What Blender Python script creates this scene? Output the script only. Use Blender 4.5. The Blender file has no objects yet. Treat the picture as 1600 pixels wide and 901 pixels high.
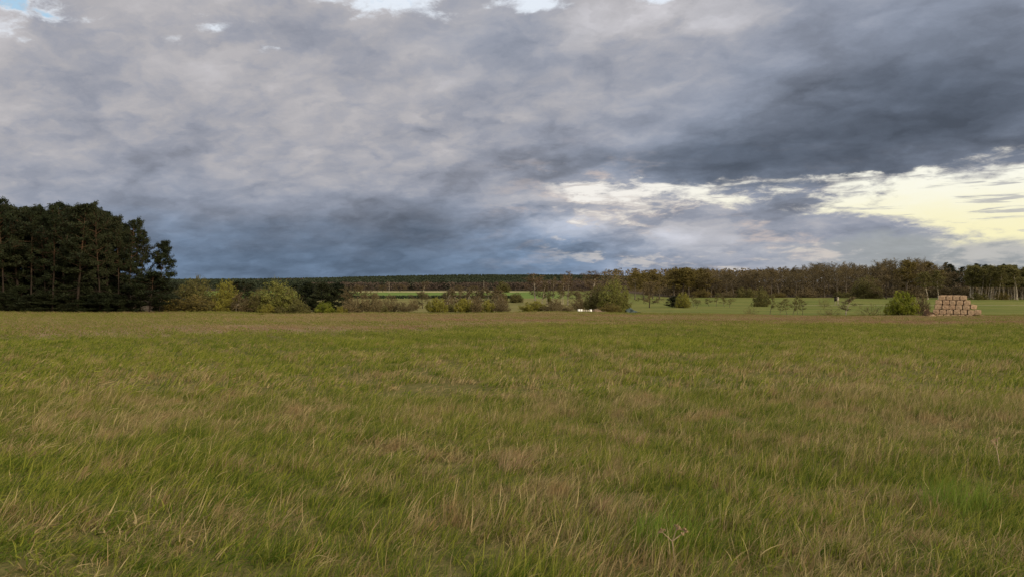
import bpy, math, random
import numpy as np
from mathutils import Vector

# ------------------------------------------------------------------ basics
scene = bpy.context.scene
COL = scene.collection
F = 1246.0            # focal length in photo pixels (photo is 1600 wide)
HROW = 440.0          # photo row of the true horizon
EYE = 1.7

def sstep(a, b, x):
    t = np.clip((np.asarray(x, float) - a) / (b - a), 0, 1)
    return t * t * (3 - 2 * t)

_PD = np.array([-60, 0, 50, 100, 150, 170, 200, 250, 300, 420, 500, 640, 770, 1000, 1500, 2000, 2600, 4000, 9000], float)
_PZ = np.array([0.6, 0, -1.3, -2.7, -4.3, -4.85, -5.4, -6.25, -6.8, -7.15, -7.1, -7.0, -6.95, -5.5, -1.5, 3.0, 5, 4, -10], float)

def ground_z(x, y):
    x = np.asarray(x, float); y = np.asarray(y, float)
    z = np.interp(y, _PD, _PZ)
    bump = sstep(50, 120, y) * (1 - sstep(170, 330, y))
    z = z - 0.006 * np.clip(x - 10, 0, 160) * bump
    z = z - 0.0015 * np.clip(-x - 40, 0, 100) * bump
    far = sstep(900, 1500, y)
    z = z - far * 5.5 * sstep(60, 420, x) - far * 11.0 * sstep(60, 640, -x)
    z = z + sstep(90, 140, y) * (1 - sstep(160, 200, y)) * (.16 * np.sin(x * .07 + 1) + .10 * np.sin(x * .19))
    near = (1 - sstep(60, 160, y))
    z = z + near * (0.05 * np.sin(x * 0.55 + 0.7 * np.sin(y * 0.31)) * np.sin(y * 0.42 + 1.3)
                    + 0.03 * np.sin(x * 1.3 + y * 0.9))
    return z

def gz(x, y):
    return float(ground_z(x, y))

def at(px, d):
    """world x of photo column px at distance d along +Y"""
    return (px - 800.0) / F * d

def zrow(row, d):
    return EYE + (HROW - row) / F * d

# ------------------------------------------------------------------ objects
def tag(o, label=None, cat=None, group=None, kind=None):
    if label: o['label'] = label
    if cat: o['category'] = cat
    if group: o['group'] = group
    if kind: o['kind'] = kind
    return o

def empty(name, loc, rz=0.0, label=None, cat=None, group=None):
    o = bpy.data.objects.new(name, None)
    o.empty_display_size = 0.3
    COL.objects.link(o)
    o.location = loc
    o.rotation_euler = (0, 0, rz)
    return tag(o, label, cat, group)

class MB:
    """collects quads (numpy) and links them as ONE mesh object"""
    def __init__(s):
        s.v = []; s.q = []; s.m = []; s.c = []; s.n = 0
    def add(s, v, q, mat=0, col=None):
        v = np.asarray(v, np.float32); q = np.asarray(q, np.int32)
        s.v.append(v); s.q.append(q + s.n); s.m.append(np.full(len(q), mat, np.int32))
        s.c.append(np.zeros((len(v), 3), np.float32) if col is None else np.asarray(col, np.float32))
        s.n += len(v)
    def box(s, c, d, mat=0, rz=0.0, taper=1.0):
        x, y, z = np.array(d) / 2.0
        v = np.array([[-x, -y, -z], [x, -y, -z], [x, y, -z], [-x, y, -z],
                      [-x * taper, -y * taper, z], [x * taper, -y * taper, z], [x * taper, y * taper, z], [-x * taper, y * taper, z]])
        cr, sr = math.cos(rz), math.sin(rz)
        v = np.stack([v[:, 0] * cr - v[:, 1] * sr, v[:, 0] * sr + v[:, 1] * cr, v[:, 2]], 1) + np.array(c)
        s.add(v, [[3, 2, 1, 0], [4, 5, 6, 7], [0, 1, 5, 4], [1, 2, 6, 5], [2, 3, 7, 6], [3, 0, 4, 7]], mat)
    def tube(s, pts, rad, sides=5, mat=0):
        pts = np.asarray(pts, float); n = len(pts)
        rad = np.broadcast_to(np.asarray(rad, float), (n,))
        d = np.gradient(pts, axis=0)
        d /= np.linalg.norm(d, axis=1)[:, None] + 1e-9
        ref = np.array([1.0, 0, 0]) if abs(d[0][0]) < 0.8 else np.array([0, 1.0, 0])
        a = np.cross(d, ref); a /= np.linalg.norm(a, axis=1)[:, None] + 1e-9
        b = np.cross(d, a)
        th = np.arange(sides) / sides * 2 * np.pi
        ring = pts[:, None, :] + rad[:, None, None] * (np.cos(th)[None, :, None] * a[:, None, :] + np.sin(th)[None, :, None] * b[:, None, :])
        v = ring.reshape(-1, 3)
        i = np.arange(n - 1)[:, None] * sides; k = np.arange(sides)[None, :]; k2 = (k + 1) % sides
        q = np.stack([i + k, i + k2, i + sides + k2, i + sides + k], -1).reshape(-1, 4)
        s.add(v, q, mat)
    def leaves(s, cen, size, rng, mat=0, aspect=0.5, up=0.0):
        cen = np.asarray(cen, float); n = len(cen)
        if n == 0: return
        nrm = rng.normal(size=(n, 3)); nrm[:, 2] = np.abs(nrm[:, 2]) + up
        nrm /= np.linalg.norm(nrm, axis=1)[:, None]
        t = rng.normal(size=(n, 3)); a = np.cross(nrm, t); a /= np.linalg.norm(a, axis=1)[:, None] + 1e-9
        b = np.cross(nrm, a)
        sz = (size * rng.uniform(0.6, 1.4, n))[:, None]
        v = np.stack([cen - a * sz, cen + b * sz * aspect, cen + a * sz, cen - b * sz * aspect], 1).reshape(-1, 3)
        q = np.arange(4 * n).reshape(-1, 4)
        s.add(v, q, mat)
    def mesh(s, name, mats, smooth=False, color=False):
        v = np.concatenate(s.v); q = np.concatenate(s.q); m = np.concatenate(s.m)
        me = bpy.data.meshes.new(name)
        me.vertices.add(len(v)); me.vertices.foreach_set('co', v.ravel())
        me.loops.add(q.size); me.loops.foreach_set('vertex_index', q.ravel())
        me.polygons.add(len(q)); me.polygons.foreach_set('loop_start', np.arange(0, q.size, 4, dtype=np.int32))
        me.polygons.foreach_set('loop_total', np.full(len(q), 4, np.int32))
        for mt in (mats if isinstance(mats, (list, tuple)) else [mats]): me.materials.append(mt)
        me.polygons.foreach_set('material_index', m)
        if smooth: me.polygons.foreach_set('use_smooth', np.ones(len(q), bool))
        if color:
            at_ = me.attributes.new('blade', 'FLOAT_VECTOR', 'POINT')
            at_.data.foreach_set('vector', np.concatenate(s.c).astype(np.float32).ravel())
        me.update(calc_edges=True); me.validate()
        return me
    def obj(s, name, mats, parent=None, smooth=False, color=False, link=True):
        o = bpy.data.objects.new(name, s.mesh(name, mats, smooth, color))
        if link: COL.objects.link(o)
        if parent: o.parent = parent
        return o

# ------------------------------------------------------------------ node helper
class NT:
    def __init__(s, tree): s.t = tree; s.n = tree.nodes; s.l = tree.links
    def new(s, typ, **kw):
        nd = s.n.new(typ)
        for k, v in kw.items(): setattr(nd, k, v)
        return nd
    def put(s, sock, val):
        if isinstance(val, E): val = val.s
        if hasattr(val, 'is_output'): s.l.new(val, sock)
        else: sock.default_value = val
    def math(s, op, a, b=None, c=None, clamp=False):
        nd = s.new('ShaderNodeMath', operation=op, use_clamp=clamp)
        s.put(nd.inputs[0], a)
        if b is not None: s.put(nd.inputs[1], b)
        if c is not None: s.put(nd.inputs[2], c)
        return E(s, nd.outputs[0])
    def vmath(s, op, a, b=None, scale=None):
        nd = s.new('ShaderNodeVectorMath', operation=op)
        s.put(nd.inputs[0], a)
        if b is not None: s.put(nd.inputs[1], b)
        if scale is not None: s.put(nd.inputs['Scale'], scale)
        return E(s, nd.outputs[0])
    def xyz(s, v):
        nd = s.new('ShaderNodeSeparateXYZ'); s.put(nd.inputs[0], v)
        return [E(s, o) for o in nd.outputs]
    def comb(s, x, y, z):
        nd = s.new('ShaderNodeCombineXYZ')
        for i, v in enumerate((x, y, z)): s.put(nd.inputs[i], v)
        return E(s, nd.outputs[0])
    def noise(s, vec, scale=1.0, detail=4.0, rough=0.55, dist=0.0, out=0, lac=2.0):
        nd = s.new('ShaderNodeTexNoise'); nd.noise_dimensions = '3D'
        s.put(nd.inputs['Vector'], vec)
        nd.inputs['Scale'].default_value = scale; nd.inputs['Detail'].default_value = detail
        nd.inputs['Roughness'].default_value = rough; nd.inputs['Distortion'].default_value = dist
        nd.inputs['Lacunarity'].default_value = lac
        return E(s, nd.outputs[out])
    def mix(s, f, a, b):
        nd = s.new('ShaderNodeMix', data_type='RGBA'); nd.clamp_factor = True
        s.put(nd.inputs[0], f)
        for i, v in ((6, a), (7, b)):
            if isinstance(v, (tuple, list)) and len(v) == 3: v = (*v, 1)
            s.put(nd.inputs[i], v)
        return E(s, nd.outputs[2])
    def smooth(s, x, a, b):
        nd = s.new('ShaderNodeMapRange', interpolation_type='SMOOTHSTEP'); nd.clamp = True
        s.put(nd.inputs[0], x); s.put(nd.inputs[1], a); s.put(nd.inputs[2], b)
        nd.inputs[3].default_value = 0; nd.inputs[4].default_value = 1
        return E(s, nd.outputs[0])
    def attr(s, name, typ='GEOMETRY', out='Vector'):
        nd = s.new('ShaderNodeAttribute', attribute_type=typ, attribute_name=name)
        return E(s, nd.outputs[out])
    def pos(s):
        return E(s, s.new('ShaderNodeNewGeometry').outputs['Position'])
    def rnd(s):
        return E(s, s.new('ShaderNodeObjectInfo').outputs['Random'])

class E:
    def __init__(s, nt, sock): s.nt = nt; s.s = sock
    def __add__(s, o): return s.nt.math('ADD', s, o)
    __radd__ = __add__
    def __sub__(s, o): return s.nt.math('SUBTRACT', s, o)
    def __rsub__(s, o): return s.nt.math('SUBTRACT', o, s)
    def __mul__(s, o): return s.nt.math('MULTIPLY', s, o)
    __rmul__ = __mul__
    def __truediv__(s, o): return s.nt.math('DIVIDE', s, o)
    def __neg__(s): return s.nt.math('MULTIPLY', s, -1.0)
    def max(s, o): return s.nt.math('MAXIMUM', s, o)
    def min(s, o): return s.nt.math('MINIMUM', s, o)

def material(name):
    m = bpy.data.materials.new(name); m.use_nodes = True
    nt = NT(m.node_tree)
    m.node_tree.nodes.clear()
    out = nt.new('ShaderNodeOutputMaterial')
    return m, nt, out

def surf(nt, out, color, rough=0.9, spec=0.2, bump=None, bump_s=0.3, bump_d=0.05, trans=0.0):
    b = nt.new('ShaderNodeBsdfPrincipled')
    if isinstance(color, (tuple, list)) and len(color) == 3: color = (*color, 1)
    nt.put(b.inputs['Base Color'], color)
    b.inputs['Roughness'].default_value = rough
    b.inputs['Specular IOR Level'].default_value = spec
    if bump is not None:
        bn = nt.new('ShaderNodeBump'); bn.inputs['Strength'].default_value = bump_s; bn.inputs['Distance'].default_value = bump_d
        nt.put(bn.inputs['Height'], bump); nt.l.new(bn.outputs[0], b.inputs['Normal'])
    if trans > 0:
        tr = nt.new('ShaderNodeBsdfTranslucent'); nt.put(tr.inputs['Color'], color)
        mx = nt.new('ShaderNodeMixShader'); mx.inputs[0].default_value = trans
        nt.l.new(b.outputs[0], mx.inputs[1]); nt.l.new(tr.outputs[0], mx.inputs[2])
        nt.l.new(mx.outputs[0], out.inputs['Surface'])
    else:
        nt.l.new(b.outputs[0], out.inputs['Surface'])

def leafy(name, c1, c2, c3=None, trans=0.3, scale=0.6):
    """foliage: colour varies in clumps by place and from plant to plant"""
    m, nt, out = material(name)
    p = nt.pos()
    n = nt.noise(p, scale, 3, 0.6)
    col = nt.mix(nt.smooth(n, 0.36, 0.64), c1, c2)
    if c3: col = nt.mix(nt.smooth(nt.rnd(), 0.35, 1.0) * 0.7, col, c3)
    surf(nt, out, col, 0.75, 0.15, trans=trans)
    return m

def bark(name, c1, c2, scale=3.0, stretch=0.25):
    m, nt, out = material(name)
    x, y, z = nt.xyz(nt.pos())
    n = nt.noise(nt.comb(x, y, z * stretch), scale, 4, 0.65)
    surf(nt, out, nt.mix(nt.smooth(n, 0.35, 0.65), c1, c2), 0.9, 0.1, bump=n, bump_s=0.5, bump_d=0.03)
    return m

M = {}
M['bark_dark'] = bark('dark bark', (0.035, 0.027, 0.019), (0.075, 0.058, 0.04))
M['bark_grey'] = bark('grey brown bark', (0.06, 0.05, 0.036), (0.12, 0.098, 0.07))
M['bark_birch'] = bark('birch bark', (0.16, 0.13, 0.09), (0.40, 0.35, 0.26), 2.0, 1.6)
M['bark_pale'] = bark('pale bark', (0.20, 0.165, 0.115), (0.36, 0.30, 0.22), 2.0, 0.8)
# scots pine: dark plates low down, rusty orange higher up
m, nt, out = material('pine bark')
tc = nt.new('ShaderNodeTexCoord'); ox, oy, oz = nt.xyz(E(nt, tc.outputs['Object']))
n = nt.noise(nt.pos(), 2.5, 4, 0.65)
col = nt.mix(nt.smooth(oz + n * 5.0, 8.0, 14.0), nt.mix(n, (0.016, 0.012, 0.009), (0.038, 0.028, 0.02)), (0.072, 0.042, 0.024))
surf(nt, out, col, 0.9, 0.1, bump=n, bump_s=0.5, bump_d=0.04); M['bark_pine'] = m

M['twig_brown'] = leafy('brown twigs', (0.080, 0.060, 0.027), (0.132, 0.098, 0.044), (0.115, 0.092, 0.042), 0.0, 0.15)
M['twig_red'] = leafy('reddish twigs', (0.10, 0.062, 0.036), (0.17, 0.11, 0.065), (0.13, 0.095, 0.055), 0.0)
M['twig_olive'] = leafy('olive twigs', (0.07, 0.055, 0.024), (0.13, 0.10, 0.038), (0.10, 0.07, 0.035), 0.0)
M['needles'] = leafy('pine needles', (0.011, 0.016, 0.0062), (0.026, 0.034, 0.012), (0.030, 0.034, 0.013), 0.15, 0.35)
M['needles_hazed'] = leafy('hazed pine needles', (0.024, 0.034, 0.018), (0.040, 0.050, 0.025), None, 0.1, 0.02)  # lighter tone: distance haze put into the needle colour
M['twig_far'] = leafy('far bare twigs', (0.062, 0.044, 0.032), (0.085, 0.062, 0.043), None, 0.0, 0.02)
M['leaf_willow'] = leafy('young willow leaves', (0.13, 0.135, 0.030), (0.21, 0.205, 0.050), (0.17, 0.17, 0.04), 0.4)
M['leaf_yellow'] = leafy('yellow green leaves', (0.17, 0.155, 0.025), (0.26, 0.235, 0.042), (0.21, 0.20, 0.035), 0.4)
M['leaf_olive'] = leafy('olive leaves', (0.095, 0.09, 0.028), (0.155, 0.14, 0.042), (0.125, 0.113, 0.035), 0.4)
M['leaf_bright'] = leafy('bright fresh leaves', (0.115, 0.135, 0.015), (0.22, 0.235, 0.027), None, 0.4)
M['leaf_bud'] = leafy('opening buds', (0.10, 0.08, 0.02), (0.16, 0.125, 0.03), (0.12, 0.09, 0.03), 0.3)

# ------------------------------------------------------------------ tree builders (prototypes as mesh pairs)
def unit(v): return v / (np.linalg.norm(v) + 1e-9)

def path(rng, p, d, L, n, wob, trop):
    pts = [np.array(p, float)]; d = unit(np.array(d, float))
    for i in range(n):
        d = unit(d + rng.normal(size=3) * wob + np.array([0, 0, trop]))
        pts.append(pts[-1] + d * L / n)
    return np.array(pts), d

def side_dir(rng, d, ang, az):
    ref = np.array([0, 0, 1.0]) if abs(d[2]) < 0.9 else np.array([1.0, 0, 0])
    a = unit(np.cross(d, ref)); b = np.cross(d, a)
    return unit(d * math.cos(ang) + (a * math.cos(az) + b * math.sin(az)) * math.sin(ang))

def make_deciduous(seed, h=18.0, clear=0.3, spread=0.34, limbs=15, subs=7, twigs=7, fine=4, up=0.10, angle=(35, 70),
                   tr=0.016, twig_r=0.022, leaf=0, leaf_size=0.18, mats=('bark_grey', 'twig_brown', 'leaf_bud'), top=0.95, droop=0.0, fork=False):
    rng = np.random.default_rng(seed)
    W = MB(); T = MB()
    tp, td = path(rng, (0, 0, -0.3), (rng.normal() * .03, rng.normal() * .03, 1), h * top, 9, 0.035, 0.05)
    r0 = h * tr
    W.tube(tp, np.linspace(r0, r0 * 0.16, len(tp)) * np.r_[1.35, np.ones(len(tp) - 1)], 7)
    tips = []
    for i in range(limbs):
        f = (i + rng.uniform(0.1, 0.9)) / limbs
        t = clear + (0.97 - clear) * f
        k = t * (len(tp) - 1); j = min(int(k), len(tp) - 2); p = tp[j] + (tp[j + 1] - tp[j]) * (k - j)
        az = i * 2.4 + rng.normal() * .4
        ang = math.radians(angle[1] + (angle[0] - angle[1]) * f + rng.normal() * 7)
        d = np.array([math.cos(az) * math.sin(ang), math.sin(az) * math.sin(ang), math.cos(ang)])
        shape = (0.55 + 0.9 * f) if f < 0.4 else (1.0 - 0.62 * (f - 0.4) / 0.6)
        L = spread * h * shape * rng.uniform(0.8, 1.2)
        lp, _ = path(rng, p, d, L, 6, 0.12, up)
        rl = r0 * (1 - t * 0.75) * 0.42
        W.tube(lp, np.linspace(rl, rl * 0.22, 7), 5)
        for s_ in range(subs):
            u = 0.22 + 0.78 * (s_ + rng.random()) / subs
            k = u * 6; j = min(int(k), 5); q = lp[j] + (lp[j + 1] - lp[j]) * (k - j)
            sd = side_dir(rng, unit(lp[j + 1] - lp[j]), math.radians(rng.uniform(25, 60)), rng.uniform(0, 6.28))
            SL = L * rng.uniform(0.28, 0.5)
            sp, _ = path(rng, q, sd, SL, 4, 0.16, up - droop * .5)
            T.tube(sp, np.linspace(rl * 0.30 + .01, twig_r, 5), 3)
            for w in range(twigs):
                u2 = 0.2 + 0.8 * (w + rng.random()) / twigs
                k = u2 * 4; j = min(int(k), 3); q2 = sp[j] + (sp[j + 1] - sp[j]) * (k - j)
                wd = side_dir(rng, unit(sp[j + 1] - sp[j]), math.radians(rng.uniform(20, 60)), rng.uniform(0, 6.28))
                wp, _ = path(rng, q2, wd, SL * rng.uniform(0.3, 0.6), 2, 0.2, up - droop)
                T.tube(wp, [twig_r, twig_r * .8, twig_r * .45], 3)
                for g in range(fine):
                    q3 = wp[0] + (wp[-1] - wp[0]) * rng.uniform(0.25, 1)
                    e = unit(wd + rng.normal(size=3) * 0.6 + np.array([0, 0, up - droop])) * SL * rng.uniform(0.12, 0.26)
                    o = unit(np.cross(e, rng.normal(size=3))) * twig_r * 0.6
                    T.add([q3 - o, q3 + o, q3 + e + o * .4, q3 + e - o * .4], [[0, 1, 2, 3]])
                    tips.append(q3 + e)
    if leaf:
        tips = np.array(tips)
        idx = rng.integers(0, len(tips), leaf)
        # leaf density is uneven: some branches are fuller than others
        c = tips[idx] + rng.normal(size=(leaf, 3)) * leaf_size * 1.1
        T.leaves(c, leaf_size, rng, 1, 0.55)
    return (W.mesh('trunk', M[mats[0]], True), T.mesh('crown', [M[mats[1]], M[mats[2]]]), h, None)

def make_bush(seed, h=5.0, w=5.0, stems=16, leaf=3500, leaf_size=0.13, mats=('twig_brown', 'twig_brown', 'leaf_olive'), fill=1.0, twig_r=0.018, subs=7, twigs=5):
    rng = np.random.default_rng(seed)
    W = MB(); T = MB(); tips = []
    for i in range(stems):
        az = i * 2.4 + rng.normal() * .3; rr = ((i + .5) / stems) ** .72
        lean = rr * 1.32
        d = np.array([math.cos(az) * math.sin(lean), math.sin(az) * math.sin(lean), math.cos(lean)])
        b = np.array([math.cos(az), math.sin(az), 0]) * rr * w * 0.10
        L = (rng.uniform(.84, .95) - .08 * (1 - rr)) / math.sqrt((math.sin(lean) / (w * .5)) ** 2 + (math.cos(lean) / h) ** 2)
        sp, _ = path(rng, b + np.array([0, 0, -.1]), d, L, 6, 0.10, 0.03)
        W.tube(sp, np.linspace(h * 0.010, h * 0.003, 7), 4)
        for s_ in range(subs):
            u = 0.12 + 0.88 * (s_ + rng.random()) / subs
            k = u * 6; j = min(int(k), 5); q = sp[j] + (sp[j + 1] - sp[j]) * (k - j)
            sd = side_dir(rng, unit(sp[j + 1] - sp[j]), math.radians(rng.uniform(30, 75)), rng.uniform(0, 6.28))
            SL = h * rng.uniform(0.14, 0.26)
            if np.hypot(q[0], q[1]) ** 2 / (w * .5) ** 2 + (q[2] / h) ** 2 > .92: SL *= .35
            bp, _ = path(rng, q, sd, SL, 3, 0.18, 0.10)
            T.tube(bp, np.linspace(twig_r * 1.4, twig_r * .6, 4), 3)
            for t_ in range(twigs):
                q2 = bp[0] + (bp[-1] - bp[0]) * rng.uniform(0.2, 1)
                e = unit(sd + rng.normal(size=3) * .6 + np.array([0, 0, .10])) * SL * rng.uniform(.25, .6)
                if (q2[0] ** 2 + q2[1] ** 2) / (w * .5) ** 2 + (q2[2] / h) ** 2 > 1.0: continue
                o = unit(np.cross(e, rng.normal(size=3))) * twig_r * .7
                T.add([q2 - o, q2 + o, q2 + e + o * .4, q2 + e - o * .4], [[0, 1, 2, 3]])
                tips.append(q2 + e); tips.append(q2 + e * .6)
    tips = np.array(tips)
    if leaf:
        wgt = rng.random(len(tips)) ** 1.5; wgt /= wgt.sum()
        idx = rng.choice(len(tips), leaf, p=wgt)
        c = tips[idx] + rng.normal(size=(leaf, 3)) * leaf_size * 1.3
        th = np.arctan2(c[:, 1], c[:, 0]); el = np.arctan2(c[:, 2] / h, np.hypot(c[:, 0], c[:, 1]) / (w * .5))
        ph = rng.uniform(0, 6.28, 4)
        lump = 1 + .09 * np.sin(th * 3 + ph[0]) * np.cos(el * 4 + ph[1]) + .07 * np.sin(th * 7 + el * 5 + ph[2]) + .05 * np.sin(el * 11 + th * 4 + ph[3])
        r_ = np.sqrt((c[:, 0] ** 2 + c[:, 1] ** 2) / (w * .5) ** 2 + (c[:, 2] / h) ** 2)
        c *= np.where(r_ > lump * .97, lump * .97 / np.maximum(r_, .01) * rng.uniform(.9, 1.0, leaf), 1)[:, None]
        T.leaves(c, leaf_size, rng, 1, 0.55)
    return (W.mesh('stems', M[mats[0]], True), T.mesh('foliage', [M[mats[1]], M[mats[2]]]), h, w)

def make_pine(seed, h=19.0, crown=0.5, spread=0.17, limbs=30, clump=16, lean=0.0, low=0, wide_top=True, csize=0.16):
    rng = np.random.default_rng(seed)
    W = MB(); T = MB()
    tp, _ = path(rng, (0, 0, -.3), (lean + rng.normal() * .03, rng.normal() * .03, 1), h * .98, 10, 0.03, 0.06)
    r0 = h * 0.0105
    W.tube(tp, np.linspace(r0, r0 * 0.2, 11), 7)
    def pt(t):
        k = t * 10; j = min(int(k), 9); return tp[j] + (tp[j + 1] - tp[j]) * (k - j)
    cen = []
    for i in range(limbs):
        f = (i + rng.random()) / limbs
        t = (1 - crown) + crown * 0.99 * f
        az = i * 2.4 + rng.normal() * .6
        ang = math.radians(92 - 55 * f ** 1.6 + rng.normal() * 9)
        d = np.array([math.cos(az) * math.sin(ang), math.sin(az) * math.sin(ang), math.cos(ang)])
        shape = (0.65 + 0.5 * f / .35) if f < .35 else 1.15 * (1 - ((f - .35) / .65) ** 1.7 * .78)
        L = spread * h * shape * rng.uniform(.65, 1.25)
        lp, _ = path(rng, pt(t), d, L, 5, 0.16, 0.05)
        W.tube(lp, np.linspace(r0 * .34 * (1.15 - t * .6), .025, 6), 4)
        nsub = int(5 + 5 * L / (spread * h))
        for s_ in range(nsub):
            u = .35 + .65 * (s_ + rng.random()) / nsub
            k = u * 5; j = min(int(k), 4); q = lp[j] + (lp[j + 1] - lp[j]) * (k - j)
            e = unit(side_dir(rng, unit(lp[j + 1] - lp[j]), math.radians(rng.uniform(20, 75)), rng.uniform(0, 6.28)) * np.array([1, 1, .55]) + np.array([0, 0, .22])) * L * rng.uniform(.15, .38)
            W.tube([q, q + e], [.035, .02], 3)
            cen.append(q + e); cen.append(q + e * .55)
    for i in range(low):                      # dead snags and thin low branches under the crown
        t = rng.uniform(.18, 1 - crown); az = rng.uniform(0, 6.28)
        d = np.array([math.cos(az), math.sin(az), rng.uniform(-.2, .25)])
        lp, _ = path(rng, pt(t), d, spread * h * rng.uniform(.3, .8), 4, .2, -0.02)
        W.tube(lp, np.linspace(.05, .018, 5), 3)
        if rng.random() < .45:
            for k in range(3): cen.append(lp[-1] + rng.normal(size=3) * .5)
    cen.append(tp[-1]); cen.append(tp[-1] + np.array([0, 0, .3]))
    cen = np.array(cen); n = len(cen)
    # each clump: a flattened puff of needle sprays
    R = rng.uniform(.30, .62, n)
    off = rng.normal(size=(n, clump, 3)); off /= np.linalg.norm(off, axis=2)[..., None]
    off *= (rng.random((n, clump, 1)) ** .45) * R[:, None, None] * np.array([1.25, 1.25, .75])
    T.leaves((cen[:, None, :] + off).reshape(-1, 3), csize, rng, 0, .42, .3)
    return (W.mesh('trunk', M['bark_pine'], True), T.mesh('crown', M['needles']), h, None)

_TOP = {}
def top_of(proto):
    me = proto[1]
    if me.name not in _TOP:
        co = np.empty(len(me.vertices) * 3, np.float32); me.vertices.foreach_get('co', co)
        _TOP[me.name] = float(np.percentile(co[2::3], 99.75 if proto[3] else 99.6))
    return _TOP[me.name]
def plant(proto, name, x, y, height, width_scale, rz, label, cat, group=None, parts=('trunk', 'crown'), tilt=(0, 0)):
    """one plant: an Empty at its foot that parents its parts; copies share mesh data"""
    s = height / top_of(proto)
    root = empty(name, (x, y, gz(x, y) - 0.02), rz, label, cat, group)
    root.rotation_euler = (tilt[0], tilt[1], rz)
    root.scale = (s * width_scale, s * width_scale, s)
    for pn, me in zip(parts, proto[:2]):
        o = bpy.data.objects.new(pn, me); COL.objects.link(o); o.parent = root
    return root

# ------------------------------------------------------------------ ground sheet
def geo(a, b, n, p=1.0):
    return a + (b - a) * np.linspace(0, 1, n) ** p
ys = np.concatenate([np.arange(-40, 60, 1.0), np.arange(60, 200, 4.0), np.arange(200, 1000, 20.0), np.arange(1000, 2600, 80), np.arange(2600, 3401, 200)])
xs = np.concatenate([-geo(200, 3000, 18, 2.0)[::-1], np.arange(-196, -50, 6), np.arange(-50, 50, 1.0), np.arange(50, 198, 6), geo(200, 3000, 18, 2.0)])
X, Y = np.meshgrid(xs, ys)
V = np.stack([X, Y, ground_z(X, Y)], -1).reshape(-1, 3)
nx, ny = len(xs), len(ys)
i = np.arange(ny - 1)[:, None] * nx + np.arange(nx - 1)[None, :]
Q = np.stack([i, i + 1, i + nx + 1, i + nx], -1).reshape(-1, 4)

m, nt, out = material('field ground')
P = nt.pos(); x, y, z = nt.xyz(P)
n1 = nt.noise(nt.comb(x, y, 0.0), 0.05, 4, 0.6)
n2 = nt.noise(nt.comb(x, y, 0.0), 0.5, 5, 0.65)
n3 = nt.noise(nt.comb(x, y, 0.0), 6.0, 4, 0.7)
ns = nt.noise(nt.comb(x * 0.012, y * 0.06, 0.0), 1.0, 4, 0.6)          # mowing-direction streaks
thatch = nt.mix(nt.smooth(n3, .3, .7), (0.075, 0.075, 0.018), (0.15, 0.125, 0.045))
brown = nt.mix(nt.smooth(n2 + n3 * .6, .5, 1.1), (0.15, 0.108, 0.056), (0.27, 0.19, 0.105))
near = nt.mix(nt.smooth(y + n1 * 16.0 - 20.0 * nt.smooth(x / y.max(1.0), -.5, .25), 40.0, 52.0), thatch, brown)
mead = nt.mix(nt.smooth(n1 * .6 + ns * .6, .45, .75), (0.085, 0.108, 0.020), (0.145, 0.145, 0.036))
mead = nt.mix(nt.smooth(n2, .45, .75) * 0.45, mead, (0.16, 0.135, 0.055))
marsh = nt.mix(nt.smooth(n1 * .5 + n2 * .5, .38, .62), (0.115, 0.12, 0.03), (0.19, 0.155, 0.06))
inm = nt.smooth(x + n1 * 40.0, 38.0, 66.0)
mid = nt.mix(inm, marsh, mead)
# the far green crop field and its straw-coloured edge
crop = nt.mix(nt.smooth(n1, .35, .65), (0.095, 0.145, 0.028), (0.12, 0.165, 0.036))
mid = nt.mix(nt.smooth(y + n1 * 30.0, 436.0, 450.0) * (1.0 - inm), mid, crop)
straw = nt.smooth(y + ns * 20.0, 690.0, 694.0) * (1.0 - nt.smooth(y + ns * 30.0, 742.0, 750.0)) * nt.smooth(x + ns * 60., -130., -90.) * (1.0 - nt.smooth(x + ns * 70., 30., 60.))
mid = nt.mix(straw, mid, (0.42, 0.33, 0.19))
# a pale sandy farm track crossing the right-hand meadow
tr = y - 291.0 - (x - 140.0) * 0.05 + (nt.noise(nt.comb(x, 0.0, 0.0), .04, 2) - .5) * 10.0
track = (1.0 - nt.smooth(nt.math('ABSOLUTE', tr), 1.0, 1.8)) * nt.smooth(x + n2 * 8.0, 98., 106.) * nt.smooth(n2, .30, .42)
mid = nt.mix(track, mid, (0.30, 0.25, 0.16))
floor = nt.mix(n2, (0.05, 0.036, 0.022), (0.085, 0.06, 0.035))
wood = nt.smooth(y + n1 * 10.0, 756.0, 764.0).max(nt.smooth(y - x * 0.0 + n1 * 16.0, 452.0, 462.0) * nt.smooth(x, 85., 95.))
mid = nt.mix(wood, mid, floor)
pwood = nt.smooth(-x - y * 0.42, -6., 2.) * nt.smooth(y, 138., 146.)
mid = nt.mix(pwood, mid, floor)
edge = nt.smooth(y + n2 * 6.0 - nt.smooth(x, -20., 90.) * -0.0, 152.0, 157.0)
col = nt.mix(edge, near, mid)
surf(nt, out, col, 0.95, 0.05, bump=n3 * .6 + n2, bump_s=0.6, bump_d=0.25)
M['ground'] = m
g = MB(); g.add(V, Q)
tag(g.obj('ground', M['ground'], smooth=True), kind='structure')

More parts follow.
